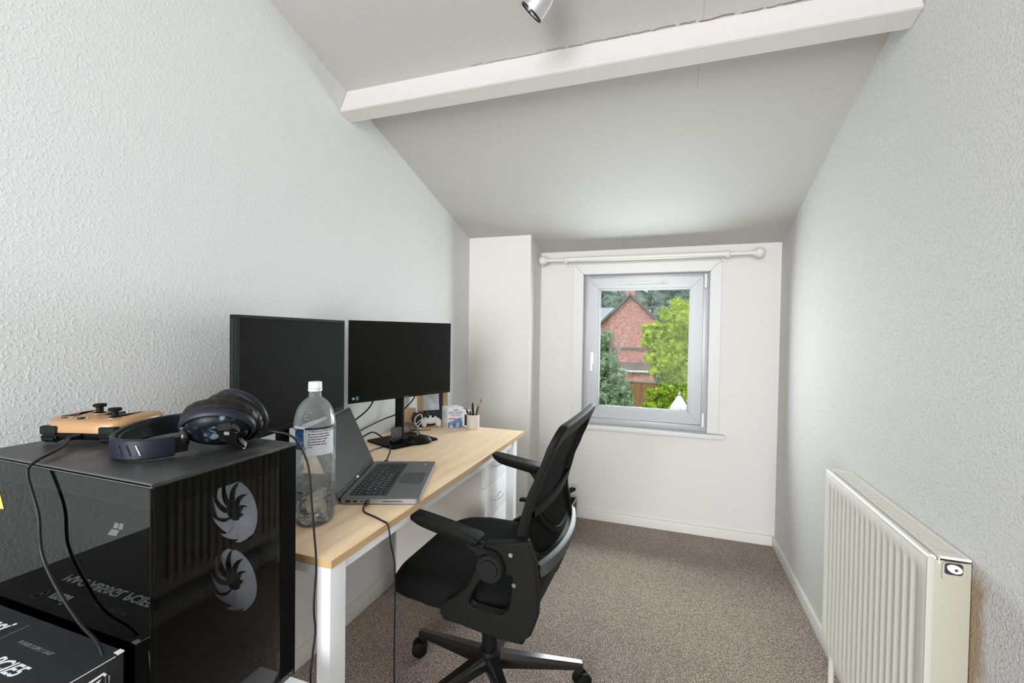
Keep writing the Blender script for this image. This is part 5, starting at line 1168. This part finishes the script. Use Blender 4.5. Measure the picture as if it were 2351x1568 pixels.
    inner = [(0.878, 0.592), (0.877, 0.572), (0.875, 0.550), (0.872, 0.525), (0.866, 0.505), (0.850, 0.490), (0.835, 0.487), (0.812, 0.488), (0.790, 0.490), (0.766, 0.491), (0.757, 0.498), (0.757, 0.508), (0.764, 0.524), (0.774, 0.545), (0.784, 0.562), (0.797, 0.578), (0.820, 0.590), (0.850, 0.596)]
    for sg, name in ((-1, 'side_bracket'), (1, 'side_bracket')):
        ya = YC + sg * 0.262; yb = YC + sg * 0.292
        k_ = 0.36 if sg > 0 else 0.0; fx = lambda L__: [(x - k_ * max(0, x - 0.80), z - (0.012 if sg > 0 and z > 0.66 else 0)) for x, z in L__]
        t = MB(); t.ringprism(fx(outer), fx(inner), min(ya, yb), max(ya, yb))
        
        t.box(0.78, 0.90, min(ya, YC + sg * 0.12), max(ya, YC + sg * 0.12), 0.402, 0.430, 0.004)
        br = t.build(name, M['black_matte'], o)
        md = br.modifiers.new('bevel', 'BEVEL'); md.width = 0.004; md.segments = 2; md.limit_method = 'ANGLE'
        for x, z in ((0.873 - (0.027 if sg > 0 else 0), 0.651), (0.883 - (0.03 if sg > 0 else 0), 0.575)):
            y2 = YC + sg * 0.2925; t = MB(); t.tube([(x, y2 - sg * 0.002, z), (x, y2 + sg * 0.003, z)], 0.0058, 12, 1); t.build('screw', M['chrome'], br)
        # arm pivot, strut and pad
        ys = YC + sg * 0.286; t = MB(); ym = YC + sg * 0.304
        t.tube([(0.820, YC + sg * 0.288, 0.612), (0.820, ym, 0.612), (0.820, ym + sg * 0.008, 0.612)], 0.036, 32, 1, [0.040, 0.040, 0.034]); t.tube([(0.820, ym + sg * 0.006, 0.612), (0.820, ym + sg * 0.012, 0.612)], 0.026, 32, 1, [0.026, 0.024])
        t.build('arm_pivot', M['black'], o)
        zt = 0.688 if sg < 0 else 0.716; yp = 1.084 if sg < 0 else 1.640; tl_ = 0.115 if sg < 0 else 0.175; th_ = 1.0 if sg < 0 else 1.3
        t = MB(); t.prism([(0.852, 0.640), (0.836, 0.655), (0.768, zt - 0.022), (0.745, zt - 0.022), (0.800, 0.628)], min(yp, yp + sg * 0.012) - 0.012, max(yp, yp + sg * 0.012) + 0.0, 'y', 0.003)
        t.tube([(0.845, yp - sg * 0.0, 0.630), (0.780, yp, zt - 0.024)], 0.006, 10, 1); t.build('arm_strut', M['black_matte'], o)
        x0 = 0.552 if sg < 0 else 0.600
        t = MB(); K = Matrix.Translation((0, yp, 0))
        def pad(u, v, x0=x0, zt=zt, yp=yp, tl_=tl_, th_=th_):
            a = 2 * math.pi * u / 40; c, s = math.cos(a), math.sin(a); e = 0.42
            px = math.copysign(abs(c) ** e, c); py = math.copysign(abs(s) ** (e * 0.62), s); px = math.copysign(abs(c) ** (e * (0.55 if c > 0 else 1.3)), c); rr, z = [(0.0, -0.026), (0.72, -0.026), (0.94, -0.016), (1.0, -0.007), (0.99, -0.002), (0.955, 0.0), (0.0, 0.0)][v]
            hxx = (0.795 - x0) / 2; xx = x0 + hxx + hxx * px * rr; f = (xx - x0) / (2 * hxx)
            return (xx, yp + 0.030 * py * rr * (0.86 + 0.14 * min(1, f * 3)) - (0.035 if yp < YC else -0.0) * (f - 0.5) * 1.0, zt + z * th_ + (0.795 - xx) * tl_ - 0.004 * (1 - f) * (v > 3))
        t.grid(pad, 40, 7, closed_u=True); t.build('arm_pad', M['black_matte'], o)
build_chair()

# ------------------------------------------------------------------ things on the floor behind the chair
def build_floor_items():
    o = thing('storage_crate', 'black open crate of cables on the carpet behind the chair', 'crate', (0.56, 2.72, 0))
    x0, x1, y0, y1, h = 0.455, 0.700, 2.555, 2.885, 0.150
    t = MB(); t.box(x0, x1, y0, y0 + 0.006, 0.0, h, 0.002); t.box(x0, x1, y1 - 0.006, y1, 0, h, 0.002); t.box(x0, x0 + 0.006, y0, y1, 0, h, 0.002); t.box(x1 - 0.006, x1, y0, y1, 0, h, 0.002); t.box(x0, x1, y0, y1, 0, 0.006); t.build('crate_body', M['black'], o)
    t = MB(); t.box(x1 - 0.002, x1 + 0.004, y0, y1, h - 0.006, h + 0.001, 0.001); t.build('crate_rim', M['silver'], o)
    random.seed(7); t = MB(); pts = []
    for k in range(26): a = k * 1.35; pts.append((0.615 + 0.060 * math.cos(a) + random.uniform(-.01, .01), 2.70 + 0.085 * math.sin(a) + random.uniform(-.02, .02), 0.085 + 0.095 * k / 26 + random.uniform(0, .008)))
    t.tube(pts, 0.0042, 8, 5); tag(t.build('coiled_cable', M['cable']), 'tangle of black cable coiled inside the floor crate', 'cable')
    o = thing('spare_monitor_stand', 'flat black forked stand foot lying across the floor crate', 'stand', (0.55, 2.62, 0.190))
    t = MB(); t.box(0.405, 0.685, 2.585, 2.625, 0.190, 0.204, 0.003); t.build('cross_bar', M['black'], o)
    t = MB(); t.prism([(0.565, 2.60), (0.62, 2.60), (0.700, 2.86), (0.670, 2.87)], 0.204, 0.222, 'z', 0.002); t.build('fork_arm', M['black_matte'], o)
    # loose lead by the near desk leg
    t = MB(); t.tube([(0.40, 0.86, 0.18), (0.415, 0.83, 0.20), (0.44, 0.80, 0.19), (0.455, 0.775, 0.15), (0.47, 0.76, 0.09), (0.485, 0.75, 0.03), (0.50, 0.75, 0.004), (0.53, 0.76, 0.004), (0.50, 0.95, 0.004)], 0.0032, 10, 6)
    tag(t.build('hanging_lead', M['cable']), 'black lead bending down to the carpet left of the near desk leg', 'cable')
build_floor_items()

# ------------------------------------------------------------------ outside
GZ = -2.6
def leaves(mb_faces, verts, c, r, n, size, rnd, aspect=0.55):
    for _ in range(n):
        while True:
            v = Vector((rnd.uniform(-1, 1), rnd.uniform(-1, 1), rnd.uniform(-1, 1)))
            if 0.35 < v.length < 1: break
        v = v.normalized() * (0.62 + 0.42 * rnd.random())
        p = Vector(c) + Vector((v.x * r, v.y * r, v.z * r)); s = size * rnd.uniform(0.6, 1.3)
        e = Euler((rnd.uniform(-1.1, 1.1), rnd.uniform(-1.1, 1.1), rnd.uniform(0, 6.28))).to_matrix()
        k = len(verts); a = e @ Vector((s, 0, 0)); b = e @ Vector((0, s * aspect, 0)); u_ = e @ Vector((0, 0, s * 0.18))
        verts += [p - a, p + b + u_, p + a, p - b + u_]; mb_faces.append((k, k + 1, k + 2, k + 3))
def tree(name, label, cat, base, blobs, lm, n, size, seed, core=0.72, aspect=0.55, group=None):
    rnd = random.Random(seed); o = thing(name, label, cat, base, group)
    blobs = list(blobs) + [(x + rnd.uniform(-.75, .75) * r, y + rnd.uniform(-.75, .3) * r, z + rnd.uniform(-.75, .75) * r, r * rnd.uniform(.28, .5)) for x, y, z, r in blobs for _ in range(4)]
    V = []; F = []
    tot = sum(b[3] ** 2 for b in blobs)
    for x, y, z, r in blobs: leaves(F, V, (x, y, z), r, int(n * r * r / tot), size, rnd, aspect)
    me = bpy.data.meshes.new('foliage'); me.from_pydata([tuple(v) for v in V], [], F); link('foliage', me, lm, o)
    t = MB()
    for x, y, z, r in blobs:
        q = bmesh.new(); bmesh.ops.create_icosphere(q, subdivisions=2, radius=r * core)
        for v in q.verts: v.co *= rnd.uniform(0.85, 1.12)
        q.transform(Matrix.Translation((x, y, z))); t.merge(q)
    t.build('inner_foliage', lm, o)
    t = MB(); bx_, by_, bz_ = base; top = max(blobs, key=lambda b: b[2])
    t.tube([(bx_, by_, bz_), (bx_ * 0.6 + top[0] * 0.4, by_ * .6 + top[1] * .4, bz_ + (top[2] - bz_) * 0.5), (top[0], top[1], top[2])], 0.1, 10, 3, [0.13, 0.09, 0.03]); 
    for x, y, z, r in blobs[:6]: t.tube([(bx_, by_, bz_ + 0.9), ((bx_ + x) / 2, (by_ + y) / 2, (bz_ + 0.9 + z) / 2 + 0.1), (x, y, z)], 0.03, 8, 3, [0.06, 0.045, 0.015])
    t.build('trunk', M['bark'], o); return o
def build_outside():
    t = MB(); t.box(-30, 30, 3.2, 60, GZ - 0.1, GZ); struct(t.build('ground', M['lawn']))
    # brick gable house
    o = thing('brick_house', 'red brick house with a steep gable facing the window', 'house', (-0.29, 23, GZ))
    ax, hw, az = -0.29, 2.9, 2.86; ez = az - hw
    t = MB(); t.prism([(ax - hw, GZ), (ax + hw, GZ), (ax + hw, ez), (ax, az), (ax - hw, ez)], 20.0, 28.0, 'y'); t.build('wall', M['brick'], o, smooth=False)
    for s in (-1, 1):
        t = MB(); t.prism([(ax, az + 0.02), (ax + s * (hw + 0.25), ez - 0.23), (ax + s * (hw + 0.25), ez - 0.10), (ax, az + 0.16)], 19.85, 28.1, 'y'); t.build('roof', M['tile'], o, smooth=False)
    t = MB(); k = ax - hw + 0.05
    while k < ax + hw - 0.1: t.box(k, k + 0.10, 19.94, 20.0, 0.53, 0.62); k += 0.16
    t.box(ax - hw, ax + hw, 19.95, 20.0, 0.62, 0.66); t.build('dogtooth_course', mat('grey_brick', (0.22, 0.20, 0.20), 0.9), o, smooth=False)
    t = MB(); t.box(ax - 0.38, ax + 0.02, 22.0, 22.6, 2.5, 3.55); ch = t.build('chimney', M['brick'], o, smooth=False)
    t = MB(); t.lathe([(0.0, 0), (0.11, 0), (0.09, 0.35), (0, 0.35)], 16, Matrix.Translation((ax - 0.2, 22.3, 3.55))); t.build('chimney_pot', mat('terracotta', (0.62, 0.36, 0.18), 0.8), ch)
    # lean-to in front
    t = MB(); t.prism([(18.4, GZ), (20.0, GZ), (20.0, -0.06), (18.4, -0.24)], -2.2, 2.2, 'x'); lt = t.build('lean_to', M['brick'], o, smooth=False)
    t = MB(); t.prism([(18.3, -0.23), (20.0, -0.05), (20.0, 0.01), (18.3, -0.16)], -2.3, 2.3, 'x'); t.build('lean_to_roof', M['tile'], lt, smooth=False)
    t = MB(); t.box(-2.3, 2.3, 18.24, 18.3, -0.26, -0.19); t.build('fascia', M['white_pl'], lt, smooth=False)
    o = thing('far_house', 'pale slate roofed building at the left behind the brick gable', 'house', (-4.0, 29, GZ))
    t = MB(); t.box(-9, -3.6, 29.5, 33.5, GZ, 1.9); t.build('wall', M['brick'], o, smooth=False)
    t = MB(); t.prism([(29.1, 1.85), (31.5, 3.05), (33.9, 1.85)], -9.2, -1.9, 'x'); t.build('roof', M['slate'], o, smooth=False)
    # fence
    o = thing('garden_fence', 'brown boarded garden fence between the two nearer trees', 'fence', (0.4, 14, GZ))
    t = MB(); k = -1.2
    while k < 2.6: t.box(k, k + 0.145, 14.0, 14.02, GZ, -0.22, 0.003); k += 0.15
    t.build('boards', M['fence'], o, smooth=False)
    t = MB(); t.box(-1.2, 2.6, 13.97, 14.05, -0.22, -0.17); t.build('capping_rail', mat('fence_cap', (0.30, 0.25, 0.18), 0.8), o, smooth=False)
    # parasol
    o = thing('parasol', 'closed white garden parasol in front of the lime green tree', 'parasol', (1.475, 9.0, GZ))
    K = Matrix.Translation((1.475, 9.0, 0)); t = MB()
    def pf(u, v):
        a = 2 * math.pi * u / 48; r, z = [(0.012, 0.10), (0.05, 0.04), (0.11, -0.10), (0.165, -0.26), (0.10, -0.27), (0.13, -0.42), (0.10, -0.9), (0.08, -1.3)][v]
        r *= 1 + 0.28 * math.cos(8 * a) * min(1, v / 2); return K @ Vector((r * math.cos(a), r * math.sin(a), z))
    t.grid(pf, 48, 8, closed_u=True); t.build('canopy', M['parasol'], o, smooth=True)
    t = MB(); t.cyl((1.475, 9.0, GZ), (1.475, 9.0, 0.09), 0.022); t.lathe([(0, 0.09), (0.03, 0.09), (0.035, 0.115), (0.015, 0.145), (0, 0.15)], 16, K); t.lathe([(0, GZ), (0.25, GZ), (0.25, GZ + 0.06), (0, GZ + 0.08)], 20, K); t.build('pole', M['silver'], o)
    # trees
    LB = [(0.86, 9.75, 1.28, .17), (1.05, 9.8, 1.30, .20), (0.82, 9.7, 1.05, .13), (0.90, 9.7, .72, .16), (0.98, 9.7, -.02, .16), (0.95, 9.7, -.25, .17), (1.20, 9.8, 1.62, .16), (1.42, 10, 1.86, .16), (1.55, 10.0, 1.50, .42), (1.95, 10.1, 1.25, .55), (1.30, 9.9, 1.25, .27), (1.10, 9.8, .98, .26), (1.45, 10.0, .95, .45), (2.0, 10.0, .6, .6), (1.25, 9.8, .62, .36), (1.62, 9.9, .40, .45), (1.35, 9.8, .15, .30), (1.78, 9.8, .0, .42), (1.16, 9.8, -.12, .22), (1.45, 9.9, -.25, .35), (2.1, 10, -.2, .5), (0.98, 9.75, 1.02, .12), (1.35, 10, -.7, .5), (1.9, 10, -.8, .6), (1.68, 10.1, 1.78, .20)]
    tree('garden_tree', 'bright lime green leafy tree on the right of the window view', 'tree', (1.6, 10.0, GZ), LB, M['leaf_lime'], 17000, 0.044, 3, 0.66)
    GB = [(.02, 9.4, 1.12, .20), (.34, 9.3, .42, .16), (.42, 9.2, .12, .20), (.48, 9.2, -.12, .18), (.16, 9.3, .62, .2), (-.10, 9.5, 1.02, .30), (.02, 9.4, .70, .28), (-.25, 9.5, .45, .45), (.10, 9.4, .25, .26), (.22, 9.3, .0, .25), (.05, 9.4, -.1, .36), (.30, 9.2, -.25, .24), (-.4, 9.5, -.2, .5), (.35, 9.2, -.5, .3), (.0, 9.3, -.6, .5), (-.35, 9.4, .9, .35)]
    tree('garden_shrub', 'grey-green leafy shrub on the left of the window view', 'shrub', (-0.05, 9.4, GZ), GB, M['leaf_grey'], 13000, 0.034, 5, 0.66)
    RB = [(-.20, 8.6, -.02, .20), (-.28, 8.6, -.28, .24), (-.12, 8.6, -.36, .16)]
    tree('rusty_shrub', 'patchy rust and green shrub at the lower left of the window view', 'shrub', (-0.22, 8.6, GZ), RB, M['leaf_rust'], 1800, 0.026, 8, 0.72)
    # bare twigs crossing in front of the bricks
    rnd = random.Random(11); o = thing('bare_branches', 'pale bare twigs rising from the shrub in front of the red bricks', 'branches', (0.05, 9.6, -0.3))
    t = MB()
    for a, b, c_ in (((0.10, 10.0, 0.2), (0.25, 10.0, 0.92), (0.55, 10.0, 1.28)), ((0.14, 9.6, 0.3), (0.22, 9.6, 0.8), (0.20, 9.6, 1.22)), ((0.20, 9.6, 0.7), (0.36, 9.6, 0.98), (0.46, 9.6, 1.02)), ((0.08, 9.6, 0.3), (0.06, 9.6, 0.9), (0.14, 9.6, 1.30)), ((0.25, 9.6, 0.9), (0.40, 9.6, 1.08), (0.50, 9.6, 1.4))):
        t.tube([a, b, c_], 0.008, 6, 5, [0.014, 0.009, 0.004])
    t.build('twigs', mat('pale_twig', (0.55, 0.48, 0.40), 0.8), o)
    def big(seed, cx_, cy_, w, h, gap=None):
        r_ = random.Random(seed); B = []
        for i in range(26):
            x = cx_ + r_.uniform(-w, w); z = r_.uniform(0.2, h); 
            rr_ = r_.uniform(0.9, 1.35)
            if gap and abs(x - gap[0]) < gap[2] + rr_ * 0.8 and z > gap[1] - rr_ * 0.8: continue
            B.append((x, cy_ + r_.uniform(-0.8, 0.8), z, rr_))
        return B
    tree('woodland_tree', 'tall dark green tree behind the left slope of the gable', 'tree', (-5.0, 39, GZ), big(21, -5.0, 39, 3.4, 7.4), M['leaf_dark'], 9000, 0.13, 31, 0.8)
    tree('woodland_tree', 'tall dark green tree behind the right slope of the gable', 'tree', (1.9, 34, GZ), big(22, 1.7, 34, 2.7, 6.8, (-1.0, 4.6, -0.6)), M['leaf_dark'], 9000, 0.13, 32, 0.8)
    tree('woodland_tree', 'dark tree at the far right behind the lime green tree', 'tree', (6.6, 44, GZ), big(23, 7.0, 44, 2.8, 9.0), M['leaf_dark'], 7000, 0.14, 33, 0.8)
build_outside()
